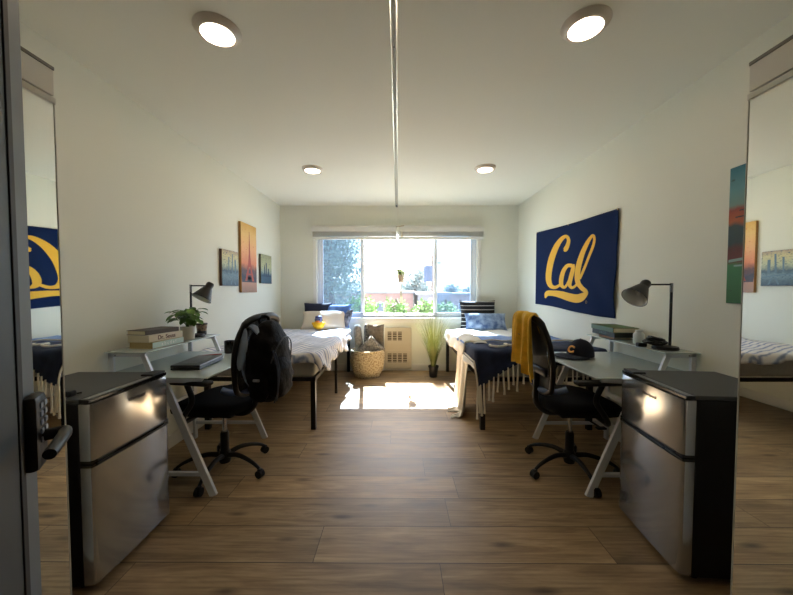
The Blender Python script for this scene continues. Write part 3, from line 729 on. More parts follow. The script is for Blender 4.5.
# ------------------------------------------------------------------ beds
M_MATT = mat('mattress_grey', (176, 172, 164), .85, var=.05, vscale=30)
def bed(s, label, mlabel):
    xa, xb = s*.765, s*1.80; lo, hi = min(xa, xb), max(xa, xb); y0, y1 = 3.02, 5.20
    t = thing('bed', label, 'bed', (s*1.28, 4.1, 0), 'black metal bed frames')
    for x in (xa, xb):
        sx = -1 if x == hi else 1
        for y in (y0, 4.10, y1):
            w = .045 if y != 4.10 else .03
            MB().box((min(x, x+sx*w), y, 0), (max(x, x+sx*w), y+w, .455), .003).build('leg', M_BLACKM, t)
        MB().box((min(x, x+sx*.03), y0, .455), (max(x, x+sx*.03), y1+.045, .492), .003).build('side_rail', M_BLACKM, t)
    for y in (y0, y1+.015): MB().box((lo, y, .455), (hi, y+.03, .492), .003).build('end_rail', M_BLACKM, t)
    for i in range(9): MB().box((lo+.03, 3.22+.23*i, .47), (hi-.03, 3.28+.23*i, .485), .002).build('slat', M_BLACKM, t)
    m = MB().box((lo+.012, 3.035, .493), (hi-.005, 5.19, .675), .035, seg=4).build('mattress', M_MATT, None, smooth=True)
    tag(m, mlabel, 'mattress', 'mattresses on the two bed frames')
    MB().tube([(lo+.03, 3.032, .66), (hi-.03, 3.032, .66)], .004, 6).build('piping', mat('piping_white', (206, 204, 198), .7), m)
    return t
bed(-1, 'black metal bed frame at the left wall, under the blue striped duvet', 'grey mattress on the left bed, bare at its foot end')
bed(1, 'black metal bed frame at the right wall, under the navy throw', 'mattress on the right bed under the white duvet and throws')

def drape_fn(s, a0, a1, b0, b1, top, ex=.765, ey=3.03, r=.03, wav=.01, hem=None, off=0.0, seed=0):
    """sheet over a box top: u along |x| from a0 (wall side) to a1 past the bed edge, v along y from b1 (head) to b0 past the foot"""
    def f(u, v):
        a = a0+(a1-a0)*u; b = b1+(b0-b1)*v
        if hem: a, b = hem(a, b, u, v)
        ox = max(0, ex-a); oy = max(0, ey-b)
        n = wav*(math.sin(a*17+b*6+seed)+.6*math.sin(b*13-a*9+seed*2)+.4*math.sin(31*a+seed))
        o = math.hypot(ox, oy)
        x, y, z = a, b, top+n*.55
        if o > 0:
            th = min(o/r, PI/2); down = r*(1-math.cos(th)) + max(0, o-r*PI/2)
            outx = (ox/o)*(r*math.sin(th)); outy = (oy/o)*(r*math.sin(th))
            x = ex-outx-(ox/o)*(abs(n)*1.1+off*down) if ox > 0 else a
            y = ey-outy-(oy/o)*(abs(n)*1.5+off*down) if oy > 0 else b
            z = top+n*.55-down
        return Vector((s*x, y, z))
    return f
# left: duvet with grey-blue stripes
m = mat('duvet_stripes', (222, 216, 212), .9)
nt = m.node_tree; b = nt.nodes['Principled BSDF']; tc = nt.nodes.new('ShaderNodeTexCoord'); mp = nt.nodes.new('ShaderNodeMapping')
mp.inputs['Rotation'].default_value = (0, 0, .35)
wv = nt.nodes.new('ShaderNodeTexWave'); wv.wave_type = 'BANDS'; wv.bands_direction = 'Y'; wv.inputs['Scale'].default_value = 5.2; wv.inputs['Distortion'].default_value = 2.2; wv.inputs['Detail'].default_value = 2; wv.inputs['Detail Scale'].default_value = 2
rp = nt.nodes.new('ShaderNodeValToRGB'); e = rp.color_ramp.elements
e[0].position = .0; e[0].color = lin((132, 142, 170)); e[1].position = .5; e[1].color = lin((220, 216, 214)); e.new(.22).color = lin((182, 187, 203))
nt.links.new(tc.outputs['Object'], mp.inputs[0]); nt.links.new(mp.outputs[0], wv.inputs['Vector']); nt.links.new(wv.outputs['Fac'], rp.inputs[0]); nt.links.new(rp.outputs[0], b.inputs['Base Color'])
M_DUV = m
def hemL(a, b, u, v):
    # the foot edge sweeps back towards the wall side and hangs at the corner; the side edge ripples
    b = b + (1-v)*0 + v*v*v*(.10*max(0, (a-.95))*1.0)
    a = a - .0 + (.035*math.sin(b*7)+.03*math.sin(b*17))*(u > .9)*(u-.9)*10
    return a, b
dv = MB().grid(drape_fn(-1, 1.86, .60, 2.93, 4.86, .715, wav=.016, hem=hemL, off=.25, seed=1), 60, 90, thick=.022)
dvo = tag(dv.build('striped_duvet', M_DUV, None, smooth=True, angle=180), 'white duvet with grey blue stripes rumpled over the left bed', 'duvet')
fs = MB().grid(drape_fn(-1, 1.85, .665, 4.55, 5.10, .693, wav=.006, seed=3), 40, 20, thick=.006)
tag(fs.build('bed_sheet', mat('sheet_white', (228, 226, 220), .85), None, smooth=True), 'white sheet at the head end of the left bed', 'sheet')

def pillow(name, x, y, z, w, h, th, rx, rz, m, label, group, extra=None, noise=.004):
    M = T(x, y, z, math.radians(rx), 0, math.radians(rz))
    o = MB().pillow(w, h, th, M, noise=noise).build(name, m, None, smooth=True, angle=75)
    tag(o, label, 'pillow', group)
    return o, M
GP = 'pillows at the head of the left bed'
pillow('bed_pillow', -1.13, 5.02, .835, .68, .34, .15, 52, 3, mat('pillow_cream', (222, 208, 190), .85), 'cream pillow leaning at the head of the left bed behind the duck', GP)
pillow('bed_pillow', -1.26, 5.17, .925, .44, .36, .14, 74, 4, mat('pillow_navy', (26, 32, 56), .85), 'dark navy pillow behind the cream pillow on the left bed', GP)
pillow('bed_pillow', -.96, 5.15, .895, .44, .38, .13, 70, -8, mat('pillow_blue', (70, 108, 176), .85, rgb2=(110, 146, 206), vscale=5), 'bright blue pillow behind the right end of the cream pillow', GP)
o, M = pillow('bed_pillow', -.80, 5.10, .87, .16, .30, .10, 60, -30, mat('pillow_dark_check', (28, 32, 50), .85, rgb2=(150, 156, 176), vscale=14), 'small dark patterned pillow at the window corner of the left bed', GP)
# duck
t = thing('plush_duck', 'yellow plush duck with a blue cap sitting against the cream pillow', 'plush toy', (-1.17, 4.84, .70))
M_DUCK = mat('duck_yellow', (246, 190, 24), .7)
d = MB(); d.ell((-1.17, 4.84, .785), (.085, .075, .062)); d.ell((-1.235, 4.83, .80), (.035, .03, .022), T(0, 0, 0, 0, .6, 0)); d.ell((-1.10, 4.83, .80), (.035, .03, .022), T(0, 0, 0, 0, -.6, 0))
d.build('body', M_DUCK, t, smooth=True)
MB().ell((-1.165, 4.825, .865), (.058, .052, .050)).build('head', mat('duck_grey', (104, 108, 146), .7), t, smooth=True)
MB().ell((-1.165, 4.768, .845), (.034, .03, .011)).build('beak', mat('duck_orange', (232, 124, 18), .6), t, smooth=True)
MB().ell((-1.165, 4.83, .903), (.052, .05, .022)).build('cap', mat('duck_cap', (74, 84, 132), .7), t, smooth=True)
for e in (-1, 1): MB().ell((-1.165+e*.025, 4.778, .872), (.006, .004, .008)).build('eye', M_BLACK, t)

# right: duvet, blue blanket, navy throw with fringe, white throw to the floor
dv = MB().grid(drape_fn(1, 1.86, .60, 2.96, 4.98, .712, wav=.014, off=.15, seed=5), 60, 80, thick=.02)
tag(dv.build('white_duvet', mat('duvet_white', (232, 228, 218), .88), None, smooth=True, angle=180), 'plain white duvet covering the right bed', 'duvet')
M_BLUEB = mat('blanket_blue', (112, 140, 192), .9, rgb2=(140, 164, 206), vscale=9, bump=.3, bscale=90)
dv = MB().grid(drape_fn(1, 1.87, .70, 3.16, 4.03, .742, wav=.012, seed=7), 50, 40, thick=.008)
tag(dv.build('blue_blanket', M_BLUEB, None, smooth=True, angle=180), 'light blue blanket laid across the middle of the right bed', 'blanket')
# navy throw
M_NAVYB = mat('throw_navy', (30, 40, 66), .9, rgb2=(38, 52, 82), vscale=10, bump=.3, bscale=120)
def hemN(a, b, u, v):
    # overhang at the foot: deep at the aisle corner, short towards the wall
    k = max(0, min(1, (1.15-max(a, .74))/.40)); over = .12+.22*k+.012*math.sin(a*11)
    return a, 3.40+(2.99-over-3.40)*v
fn = drape_fn(1, 1.87, .585, 2.78, 3.40, .765, ex=.74, ey=2.99, wav=.010, hem=hemN, off=.07, r=.04, seed=9)
dv = MB().grid(fn, 60, 40, thick=.010)
nt_ = dv.build('navy_throw', M_NAVYB, None, smooth=True, angle=180)
tag(nt_, 'navy throw with white script and long white fringe over the right bed foot', 'throw')
M_FR = mat('fringe_white', (232, 226, 210), .85)
rnd = random.Random(4)
nF = 30
for i in range(nF):
    u_ = i/(nF-1)
    q = fn(u_, 1.0); ln = rnd.uniform(.14, .24)*(1.2 if u_ > .85 else 1)
    dx = rnd.uniform(-.012, .012); dy = rnd.uniform(-.012, .006)
    f = MB(); f.tube([(q.x, q.y-.006, q.z+.02), (q.x+dx*.4, q.y-.010+dy*.4, q.z-ln*.4), (q.x+dx, q.y-.008+dy, q.z-ln*.8), (q.x+dx, q.y-.008+dy, q.z-ln)], [.006, .009, .008, .011], 7)
    f.build('tassel', M_FR, nt_, smooth=True)
def edgecord(us, vs, k, r=.007, lift=.012):
    pts = []
    for i in range(k+1):
        q = fn(us[0]+(us[1]-us[0])*i/k, vs[0]+(vs[1]-vs[0])*i/k); q.z += lift*(.2 if q.z < .7 else 1); q.y -= lift*(q.z < .74); q.x -= .004; pts.append(q)
    return MB().tube(pts, r, 7)
edgecord((0, 1), (0, 0), 50, r=.009).build('border_cord', M_FR, nt_, smooth=True)
edgecord((.985, .985), (0, 1), 30, r=.008).build('border_cord', M_FR, nt_, smooth=True)
# looping white script near the top hem of the throw
lp = []
for i in range(110):
    k = i/109; a = 1.30-.42*k+.035*math.sin(k*6*PI)*1.0; bb_ = 3.085+.05*math.cos(k*6*PI)
    lp.append((a, bb_, .782+.01*math.sin(a*17+bb_*6+9)*.55))
MB().tube(lp, .011, 8).build('script_lettering', M_FR, nt_, smooth=True)
# white throw hanging to the floor on the aisle side
def wt(u, v):
    y = 3.30+.68*u + .02*math.sin(v*5)
    path = [(.90, .765), (.86, .768), (.80, .768), (.735, .745), (.722, .66), (.715, .50), (.708, .34), (.70, .18), (.695, .07), (.68, .022), (.64, .016)]
    f = v*(len(path)-1); i = min(int(f), len(path)-2); k = f-i
    x = path[i][0]*(1-k)+path[i+1][0]*k; z = path[i][1]*(1-k)+path[i+1][1]*k
    drop = max(0, min(1, (v-.3)/.5))
    wob = .022*math.sin(u*17+1.2*v)+.012*math.sin(u*37+2*v)
    y = 3.64+(y-3.64)*(1-.12*drop)-.03*drop
    return Vector((x-wob*drop-.02*drop*(v > .3), y, z+.006*math.sin(u*13+v*9)*(1-drop)))
t = tag(MB().grid(wt, 50, 50, thick=.006).build('white_throw', mat('throw_white', (226, 218, 202), .9, bump=.3, bscale=60), None, smooth=True, angle=180), 'off-white fringed throw hanging from the right bed down to the floor', 'throw')
for i in range(16):
    q = wt((i+.5)/16, 1.0); a = rnd.uniform(-.5, .5)
    MB().tube(cr([(q.x+.01, q.y, .02), (q.x-.02, q.y+a*.03, .015), (q.x-.04, q.y+a*.06, .010), (q.x-.06-.02*rnd.random(), q.y+a*.1, .008)], 3), .006, 6).build('tassel', M_FR, t, smooth=True)

def stripes(name, c1, c2, scale, thr, direction='Y'):
    m = mat(name, c1, .85); nt = m.node_tree; b = nt.nodes['Principled BSDF']
    tc = nt.nodes.new('ShaderNodeTexCoord'); wv = nt.nodes.new('ShaderNodeTexWave'); wv.bands_direction = direction; wv.inputs['Scale'].default_value = scale
    rp = nt.nodes.new('ShaderNodeValToRGB'); rp.color_ramp.interpolation = 'CONSTANT'; e = rp.color_ramp.elements
    e[0].color = lin(c1); e[1].position = thr; e[1].color = lin(c2)
    nt.links.new(tc.outputs['Object'], wv.inputs[0]); nt.links.new(wv.outputs['Fac'], rp.inputs[0]); nt.links.new(rp.outputs[0], b.inputs['Base Color'])
    return m
GQ = 'pillows at the head of the right bed'
pillow('throw_pillow', 1.24, 5.12, .925, .56, .44, .15, 76, 0, stripes('pillow_black_striped', (22, 22, 26), (196, 194, 188), 5.2, .93, 'Z'), 'black square pillow with thin white stripes at the head of the right bed', GQ)
pillow('throw_pillow', 1.31, 4.93, .82, .62, .30, .14, 58, -4, mat('pillow_blue_pattern', (72, 96, 140), .85, rgb2=(168, 188, 214), vscale=11), 'blue and white patterned pillow before the black striped pillow', GQ)

# ------------------------------------------------------------------ left wall canvases
def img_mat(name, stops, noise=.25, dark=(40, 52, 66), nscale=9, vert=2, gsc=1.0, thr=.55):
    """vertical colour zones with brushy noise: generated coordinates of the picture's own face"""
    m = bpy.data.materials.new(name); m.use_nodes = True; nt = m.node_tree; b = nt.nodes['Principled BSDF']; b.inputs['Roughness'].default_value = .6
    tc = nt.nodes.new('ShaderNodeTexCoord'); sp = nt.nodes.new('ShaderNodeSeparateXYZ'); nt.links.new(tc.outputs['Generated'], sp.inputs[0])
    n = nt.nodes.new('ShaderNodeTexNoise'); n.inputs['Scale'].default_value = nscale; n.inputs['Detail'].default_value = 6; nt.links.new(tc.outputs['Generated'], n.inputs['Vector'])
    a = nt.nodes.new('ShaderNodeMath'); a.operation = 'MULTIPLY_ADD'; a.inputs[1].default_value = noise; nt.links.new(n.outputs['Fac'], a.inputs[0]); nt.links.new(sp.outputs[2], a.inputs[2])
    sb = nt.nodes.new('ShaderNodeMath'); sb.operation = 'SUBTRACT'; sb.inputs[1].default_value = noise*.5; nt.links.new(a.outputs[0], sb.inputs[0])
    r = nt.nodes.new('ShaderNodeValToRGB'); el = r.color_ramp.elements
    el[0].position = stops[0][0]; el[0].color = lin(stops[0][1]); el[1].position = stops[-1][0]; el[1].color = lin(stops[-1][1])
    for p_, c_ in stops[1:-1]: el.new(p_).color = lin(c_)
    nt.links.new(sb.outputs[0], r.inputs[0])
    n2 = nt.nodes.new('ShaderNodeTexNoise'); n2.inputs['Scale'].default_value = nscale*1.7; n2.inputs['Detail'].default_value = 8
    mp = nt.nodes.new('ShaderNodeMapping'); mp.inputs['Scale'].default_value = (1, 1, 2.2) if vert else (1, 1, 1); mp.inputs['Location'].default_value = (3, 5, 1)
    nt.links.new(tc.outputs['Generated'], mp.inputs[0]); nt.links.new(mp.outputs[0], n2.inputs['Vector'])
    r2 = nt.nodes.new('ShaderNodeValToRGB'); r2.color_ramp.elements[0].position = thr; r2.color_ramp.elements[0].color = (0, 0, 0, 1); r2.color_ramp.elements[1].position = thr+.12
    nt.links.new(n2.outputs['Fac'], r2.inputs[0])
    mx = nt.nodes.new('ShaderNodeMixRGB'); nt.links.new(r2.outputs[0], mx.inputs[0]); nt.links.new(r.outputs[0], mx.inputs[1]); mx.inputs[2].default_value = lin(dark)
    nt.links.new(mx.outputs[0], b.inputs['Base Color']); MATS[name] = m
    return m
def canvas(y0, y1, z0, z1, m, label, side, group, edge):
    xw = XL if side < 0 else XR; s = -side
    t = thing('canvas_print', label, 'picture', (xw+s*.002, (y0+y1)/2, (z0+z1)/2), group)
    a, b = xw+s*.002, xw+s*.030
    MB().box((min(a, b), y0, z0), (max(a, b), y1, z1), .002).build('stretched_canvas', edge, t)
    a, b = xw+s*.030, xw+s*.0315
    MB().box((min(a, b), y0+.002, z0+.002), (max(a, b), y1-.002, z1-.002)).build('print', m, t)
    return t
GC = 'canvas prints on the left wall'
def flat(mb, side, quads, xw, th=.0006):
    for pl in quads:
        M = Matrix(((0, 0, -side, xw), (1, 0, 0, 0), (0, 1, 0, 0), (0, 0, 0, 1)))   # poly (y,z) -> world
        mb.prism(pl, M, th)
    return mb
XP = XL+.0337
c1 = canvas(3.47, 3.83, 1.345, 1.735, img_mat('print_bay', [(0, (52, 74, 96)), (.3, (120, 146, 156)), (.42, (74, 98, 116)), (.6, (186, 190, 158)), (.85, (206, 196, 148)), (1, (176, 156, 136))], dark=(66, 92, 112), thr=.56), 'blue and yellow city waterfront canvas, nearest of the three on the left wall', -1, GC, mat('canvas_edge_brown', (96, 74, 66), .7))
flat(MB(), -1, [[(3.60, 1.50), (3.615, 1.50), (3.622, 1.66), (3.60, 1.66)], [(3.67, 1.49), (3.69, 1.49), (3.70, 1.70), (3.68, 1.70)], [(3.735, 1.49), (3.765, 1.49), (3.765, 1.64), (3.735, 1.64)], [(3.50, 1.47), (3.82, 1.44), (3.82, 1.452), (3.50, 1.482)],
    [(3.64, 1.36), (3.66, 1.36), (3.69, 1.44), (3.675, 1.44)], [(3.74, 1.36), (3.76, 1.36), (3.72, 1.44), (3.71, 1.44)]], XP-.002).build('painted_skyline', mat('paint_steelblue', (96, 124, 142), .6), c1)
c2 = canvas(3.90, 4.32, 1.27, 2.11, img_mat('print_tower', [(0, (150, 120, 104)), (.16, (176, 132, 112)), (.22, (70, 66, 78)), (.33, (96, 70, 70)), (.42, (214, 130, 90)), (.62, (230, 170, 120)), (.85, (228, 190, 120)), (1, (216, 168, 84))], noise=.12, dark=(196, 110, 70), thr=.62), 'tall orange canvas of an iron lattice tower, middle of the left wall', -1, GC, mat('canvas_edge_ochre', (176, 128, 66), .7))
yc = 4.115
tw = [[(yc-.008, 1.96), (yc+.008, 1.96), (yc+.004, 2.02), (yc-.004, 2.02)], [(yc-.018, 1.74), (yc+.018, 1.74), (yc+.008, 1.96), (yc-.008, 1.96)], [(yc-.042, 1.60), (yc+.042, 1.60), (yc+.018, 1.74), (yc-.018, 1.74)],
    [(yc-.055, 1.585), (yc+.055, 1.585), (yc+.055, 1.60), (yc-.055, 1.60)], [(yc-.080, 1.50), (yc-.035, 1.50), (yc-.020, 1.585), (yc-.05, 1.585)], [(yc+.035, 1.50), (yc+.080, 1.50), (yc+.05, 1.585), (yc+.020, 1.585)],
    [(yc-.095, 1.485), (yc+.095, 1.485), (yc+.09, 1.503), (yc-.09, 1.503)], [(yc-.125, 1.41), (yc-.07, 1.41), (yc-.045, 1.485), (yc-.09, 1.485)], [(yc+.07, 1.41), (yc+.125, 1.41), (yc+.09, 1.485), (yc+.045, 1.485)]]
flat(MB(), -1, tw, XP-.002).build('painted_tower', mat('paint_rust', (168, 74, 56), .6), c2)
flat(MB(), -1, [[(3.91, 1.395), (4.31, 1.395), (4.31, 1.45), (4.22, 1.47), (4.1, 1.42), (4.0, 1.455), (3.91, 1.50)]], XP-.0022).build('painted_treeline', mat('paint_slate', (58, 58, 72), .6), c2)
c3 = canvas(4.46, 4.83, 1.39, 1.79, img_mat('print_harbour', [(0, (48, 76, 96)), (.3, (60, 92, 116)), (.4, (150, 164, 150)), (.6, (184, 186, 142)), (1, (150, 152, 116))], dark=(50, 76, 96), thr=.58), 'small harbour skyline canvas, farthest of the three on the left wall', -1, GC, mat('canvas_edge_grey', (96, 96, 84), .7))
flat(MB(), -1, [[(4.56, 1.5), (4.59, 1.5), (4.59, 1.62), (4.575, 1.655), (4.56, 1.62)], [(4.62, 1.5), (4.65, 1.5), (4.65, 1.68), (4.62, 1.68)], [(4.70, 1.5), (4.73, 1.5), (4.73, 1.6), (4.70, 1.6)], [(4.48, 1.485), (4.81, 1.485), (4.81, 1.505), (4.48, 1.505)]], XP-.002).build('painted_skyline', mat('paint_deepblue', (40, 66, 90), .6), c3)

# tall painted canvas on the right wall
c4 = canvas(1.40, 1.90, 1.225, 1.985, img_mat('print_ship', [(0, (50, 112, 70)), (.27, (62, 128, 78)), (.31, (110, 44, 40)), (.40, (92, 40, 36)), (.44, (44, 62, 62)), (.56, (40, 66, 70)), (.60, (184, 96, 50)), (.68, (150, 60, 44)), (.72, (120, 150, 140)), (.84, (96, 150, 160)), (1, (40, 110, 126))], noise=.10, nscale=6, dark=(40, 60, 60), thr=.66), 'tall teal, red and green painted canvas on the right wall beside the mirror', 1, None, mat('canvas_edge_teal', (44, 92, 100), .7))
XQ = XR-.0318
flat(MB(), 1, [[(1.80, 1.50), (1.808, 1.50), (1.808, 1.76), (1.80, 1.76)], [(1.75, 1.70), (1.86, 1.70), (1.86, 1.707), (1.75, 1.707)], [(1.77, 1.735), (1.84, 1.735), (1.84, 1.741), (1.77, 1.741)], [(1.72, 1.50), (1.728, 1.50), (1.728, 1.72), (1.72, 1.72)], [(1.60, 1.50), (1.607, 1.50), (1.607, 1.78), (1.60, 1.78)]], XQ).build('painted_mast', mat('paint_charcoal', (34, 44, 50), .6), c4)
flat(MB(), 1, [[(1.74, 1.47), (1.89, 1.455), (1.89, 1.47), (1.74, 1.485)], [(1.76, 1.43), (1.86, 1.43), (1.86, 1.44), (1.76, 1.44)], [(1.55, 1.45), (1.70, 1.46), (1.70, 1.475), (1.55, 1.465)]], XQ-.0004).build('painted_wave', mat('paint_foam', (150, 180, 176), .6), c4)

# ------------------------------------------------------------------ flag on the right wall
t = thing('wall_flag', 'large navy flag with gold lettering pinned to the right wall', 'flag', (XR-.01, 3.7, 1.55))
FC = {'TL': (4.555, 2.085), 'TR': (2.862, 2.000), 'BR': (2.895, 1.050), 'BL': (4.565, 1.108)}
def flagp(u, v, lift=0.0):
    # u: 0 far edge .. 1 near edge, v: 0 top .. 1 bottom
    a = [FC['TL'][i]*(1-u)+FC['TR'][i]*u for i in (0, 1)]; b = [FC['BL'][i]*(1-u)+FC['BR'][i]*u for i in (0, 1)]
    y = a[0]*(1-v)+b[0]*v; z = a[1]*(1-v)+b[1]*v
    z += -.012*math.sin(PI*u)*(1-v)+.008*math.sin(PI*2*u)*v
    w_ = .006*math.sin(v*9+u*5)*max(0, u-.3) + .008*math.sin((u*22-v*14))*max(0, min(1, (u-.62)*4))*(.2+v) + .004*math.sin(u*16+v*2)*v
    return Vector((XR-.014+w_-lift, y, z))
fg = MB().grid(lambda u, v: flagp(u, v), 90, 50, thick=.002).build('cloth', mat('flag_navy', (9, 32, 74), .85, spec=.15, bump=.15, bscale=150), t, smooth=True, angle=180)
def ribbon(pts, close=False):
    """pts: (px,py,w) in flag pixel frame -> polygon strip cells"""
    P_ = cr(pts, 7); L_, R_ = [], []
    for i, p in enumerate(P_):
        a = P_[max(0, i-1)]; b = P_[min(len(P_)-1, i+1)]; dx, dy = b[0]-a[0], b[1]-a[1]; n = math.hypot(dx, dy) or 1
        nx, ny = -dy/n, dx/n; L_.append((p[0]+nx*p[2]/2, p[1]+ny*p[2]/2)); R_.append((p[0]-nx*p[2]/2, p[1]-ny*p[2]/2))
    return L_, R_
def pxuv(x, y):
    # crop pixels of the flag quad (bilinear, inverted by iteration)
    TL, TR_, BR, BL = (35, 160), (440, 45), (415, 592), (28, 518)
    u = v = .5
    # perspective-correct along u is handled with a projective map
    return hinv(x, y)
def solveH(src, dst):
    # 8x8 gaussian elimination
    A = []; B = []
    for (x, y), (u, v) in zip(src, dst):
        A.append([x, y, 1, 0, 0, 0, -u*x, -u*y]); B.append(u); A.append([0, 0, 0, x, y, 1, -v*x, -v*y]); B.append(v)
    n = 8
    for i in range(n):
        p = max(range(i, n), key=lambda r: abs(A[r][i])); A[i], A[p] = A[p], A[i]; B[i], B[p] = B[p], B[i]
        for r in range(n):
            if r != i:
                f = A[r][i]/A[i][i]
                for c_ in range(i, n): A[r][c_] -= f*A[i][c_]
                B[r] -= f*B[i]
    h = [B[i]/A[i][i] for i in range(n)]+[1]
    return h
HH = solveH([(35, 160), (440, 45), (415, 592), (28, 518)], [(0, 0), (1, 0), (1, 1), (0, 1)])
def hinv(x, y):
    d = HH[6]*x+HH[7]*y+1
    return (HH[0]*x+HH[1]*y+HH[2])/d, (HH[3]*x+HH[4]*y+HH[5])/d
em = MB()
lift_n = [0]
def add_ribbon(pts):
    L_, R_ = ribbon(pts); lift_n[0] += 1; lf_ = .0026+.0003*lift_n[0]
    tb = bmesh.new(); rows = []
    for a, b in zip(L_, R_):
        row = []
        for k in range(5):
            x, y = a[0]*(1-k/4)+b[0]*k/4, a[1]*(1-k/4)+b[1]*k/4
            u_, v_ = hinv(x, y); row.append(tb.verts.new(flagp(u_, v_, lf_)))
        rows.append(row)
    for A, B in zip(rows[:-1], rows[1:]):
        for j in range(4): tb.faces.new((A[j], A[j+1], B[j+1], B[j]))
    em._add(tb)
# C, a, l and the scroll beneath
add_ribbon([(172, 250, 6), (180, 245, 22), (192, 222, 20), (197, 195, 17), (186, 177, 16), (166, 186, 20), (140, 222, 26), (116, 280, 30), (102, 340, 30), (97, 395, 28), (108, 430, 22), (130, 438, 16), (152, 424, 12)])
add_ribbon([(214, 326, 20), (192, 326, 18), (172, 350, 20), (160, 390, 22), (160, 425, 20), (176, 436, 14), (192, 415, 12), (206, 380, 12), (216, 338, 12)])
add_ribbon([(222, 318, 10), (218, 345, 20), (208, 385, 22), (202, 420, 20), (212, 436, 14), (228, 430, 12), (240, 414, 10)])
add_ribbon([(322, 172, 8), (304, 186, 14), (284, 222, 20), (262, 272, 24), (246, 325, 26), (240, 375, 26), (244, 410, 24), (262, 436, 22), (280, 452, 20), (284, 468, 16)])
add_ribbon([(304, 178, 6), (317, 176, 14), (322, 196, 12), (314, 232, 12), (296, 282, 12), (272, 340, 12), (252, 392, 12)])
add_ribbon([(82, 492, 5), (92, 470, 26), (120, 468, 28), (160, 474, 36), (200, 484, 40), (240, 490, 42), (266, 480, 36), (284, 464, 20), (288, 452, 8)])
em.build('gold_lettering', mat('flag_gold', (236, 180, 44), .7), t, smooth=True)
# small registered mark
q = hinv(284, 507); q = flagp(q[0], q[1], .004)
MB().tube([(q.x, q.y+.014*math.cos(a*PI/6), q.z+.014*math.sin(a*PI/6)) for a in range(12)], .0016, 5, closed=True).build('registered_mark', mat('flag_mark', (190, 160, 90), .7), t)
for u_, v_ in ((.006, .008), (.994, .008), (.5, .006)):
    q = flagp(u_, v_, .004); MB().ell(tuple(q), (.004, .007, .007)).build('push_pin', mat('pin_tan', (196, 176, 120), .4), t, smooth=True)

# ------------------------------------------------------------------ heater, basket, grass
M_HEAT = mat('heater_beige', (204, 194, 170), .5)
M_SLOT = mat('heater_slot', (104, 92, 74), .7)
t = thing('wall_heater', 'beige metal wall heater with slotted grilles under the window', 'heater', (0, YB, .37))
MB().box((-.215, YB-.05, .04), (.215, YB-.002, .70), .008).build('housing', M_HEAT, t)
MB().box((-.195, YB-.056, .42), (.195, YB-.048, .68), .004).build('upper_panel', M_HEAT, t)
MB().box((-.195, YB-.056, .07), (.195, YB-.048, .34), .004).build('lower_panel', M_HEAT, t)
for n_, zz in ((3, .565), (4, .215)):
    for c_ in range(n_):
        x0 = -.165+.082*c_
        MB().box((x0, YB-.0575, zz-.072), (x0+.062, YB-.056, zz+.072)).build('louver_opening', M_SLOT, t)
        lv = MB()
        for r_ in range(4): lv.box((x0, YB-.061, zz-.066+.038*r_), (x0+.062, YB-.0575, zz-.058+.038*r_), .001)
        lv.build('louver', M_HEAT, t)
def wicker():
    m = mat('woven_rope', (206, 188, 154), .85); nt = m.node_tree; b = nt.nodes['Principled BSDF']
    tc = nt.nodes.new('ShaderNodeTexCoord'); br = nt.nodes.new('ShaderNodeTexNoise'); br.inputs['Scale'].default_value = 48; br.inputs['Detail'].default_value = 2
    rp = nt.nodes.new('ShaderNodeValToRGB'); e = rp.color_ramp.elements; e[0].position = .38; e[0].color = lin((160, 140, 108)); e[1].position = .5; e[1].color = lin((210, 196, 166))
    nt.links.new(tc.outputs['Object'], br.inputs[0]); nt.links.new(br.outputs['Fac'], rp.inputs[0]); nt.links.new(rp.outputs[0], b.inputs['Base Color'])
    return m
M_WICK = wicker()
BX, BY = -.462, 4.965
t = thing('woven_basket', 'round cream woven basket full of rolled pillows under the window', 'basket', (BX, BY, 0))
bk = MB(); NR = 15
prof = cr([(.17, .01), (.215, .07), (.238, .16), (.243, .26), (.236, .39)], 5)
for i in range(NR):
    z = .012+(.378)*i/(NR-1); f = i/(NR-1)*(len(prof)-1); j = min(int(f), len(prof)-2); r_ = prof[j][0]*(1-f+j)+prof[j+1][0]*(f-j)
    pts = []
    for a in range(72):
        an = a/72*2*PI; rr = r_+.006*(1 if (a//2+i) % 2 else -1); pts.append((BX+rr*math.cos(an), BY+rr*math.sin(an), z))
    bk.tube(pts, .0145, 6, closed=True)
bk.build('woven_side', M_WICK, t, smooth=True, angle=80)
MB().tube([(BX+.24*math.cos(a/40*2*PI), BY+.24*math.sin(a/40*2*PI), .395) for a in range(40)], .014, 8, closed=True).build('rim', M_WICK, t, smooth=True)
MB().lathe([(0, 0), (.17, 0), (.17, .02), (0, .02)], (BX, BY, 0), 30).build('bottom', M_WICK, t)
GL = 'rolled and folded cushions in the woven basket'
M_G1 = mat('cushion_grey', (112, 110, 106), .9, rgb2=(150, 147, 140), vscale=30, bump=.3, bscale=40)
M_G2 = mat('cushion_dots', (172, 168, 158), .9, rgb2=(80, 78, 74), vscale=34)
M_G3 = mat('cushion_taupe', (104, 98, 88), .9, rgb2=(132, 124, 112), vscale=22)
M_G4 = mat('cushion_check', (160, 156, 148), .9, rgb2=(92, 90, 86), vscale=42)
def roll(a, b, r, m, label):
    a, b = Vector(a), Vector(b); mb = MB(); d = (b-a)
    n_ = 14; pts = [a+d*(i/n_) for i in range(n_+1)]
    mb.tube(pts, [r*(.6 if i in (0, n_) else .94 if i in (1, n_-1) else 1+.02*math.sin(i)) for i in range(n_+1)], 20)
    return tag(mb.build('rolled_cushion', m, None, smooth=True, angle=70), label, 'cushion', GL)
roll((BX-.085, BY-.02, .06), (BX-.155, BY-.01, .775), .060, M_G1, 'grey rolled cushion leaning at the left side of the basket')
roll((BX-.0, BY+.10, .06), (BX-.02, BY+.11, .775), .048, M_G2, 'upright spotted rolled cushion, middle of the basket')
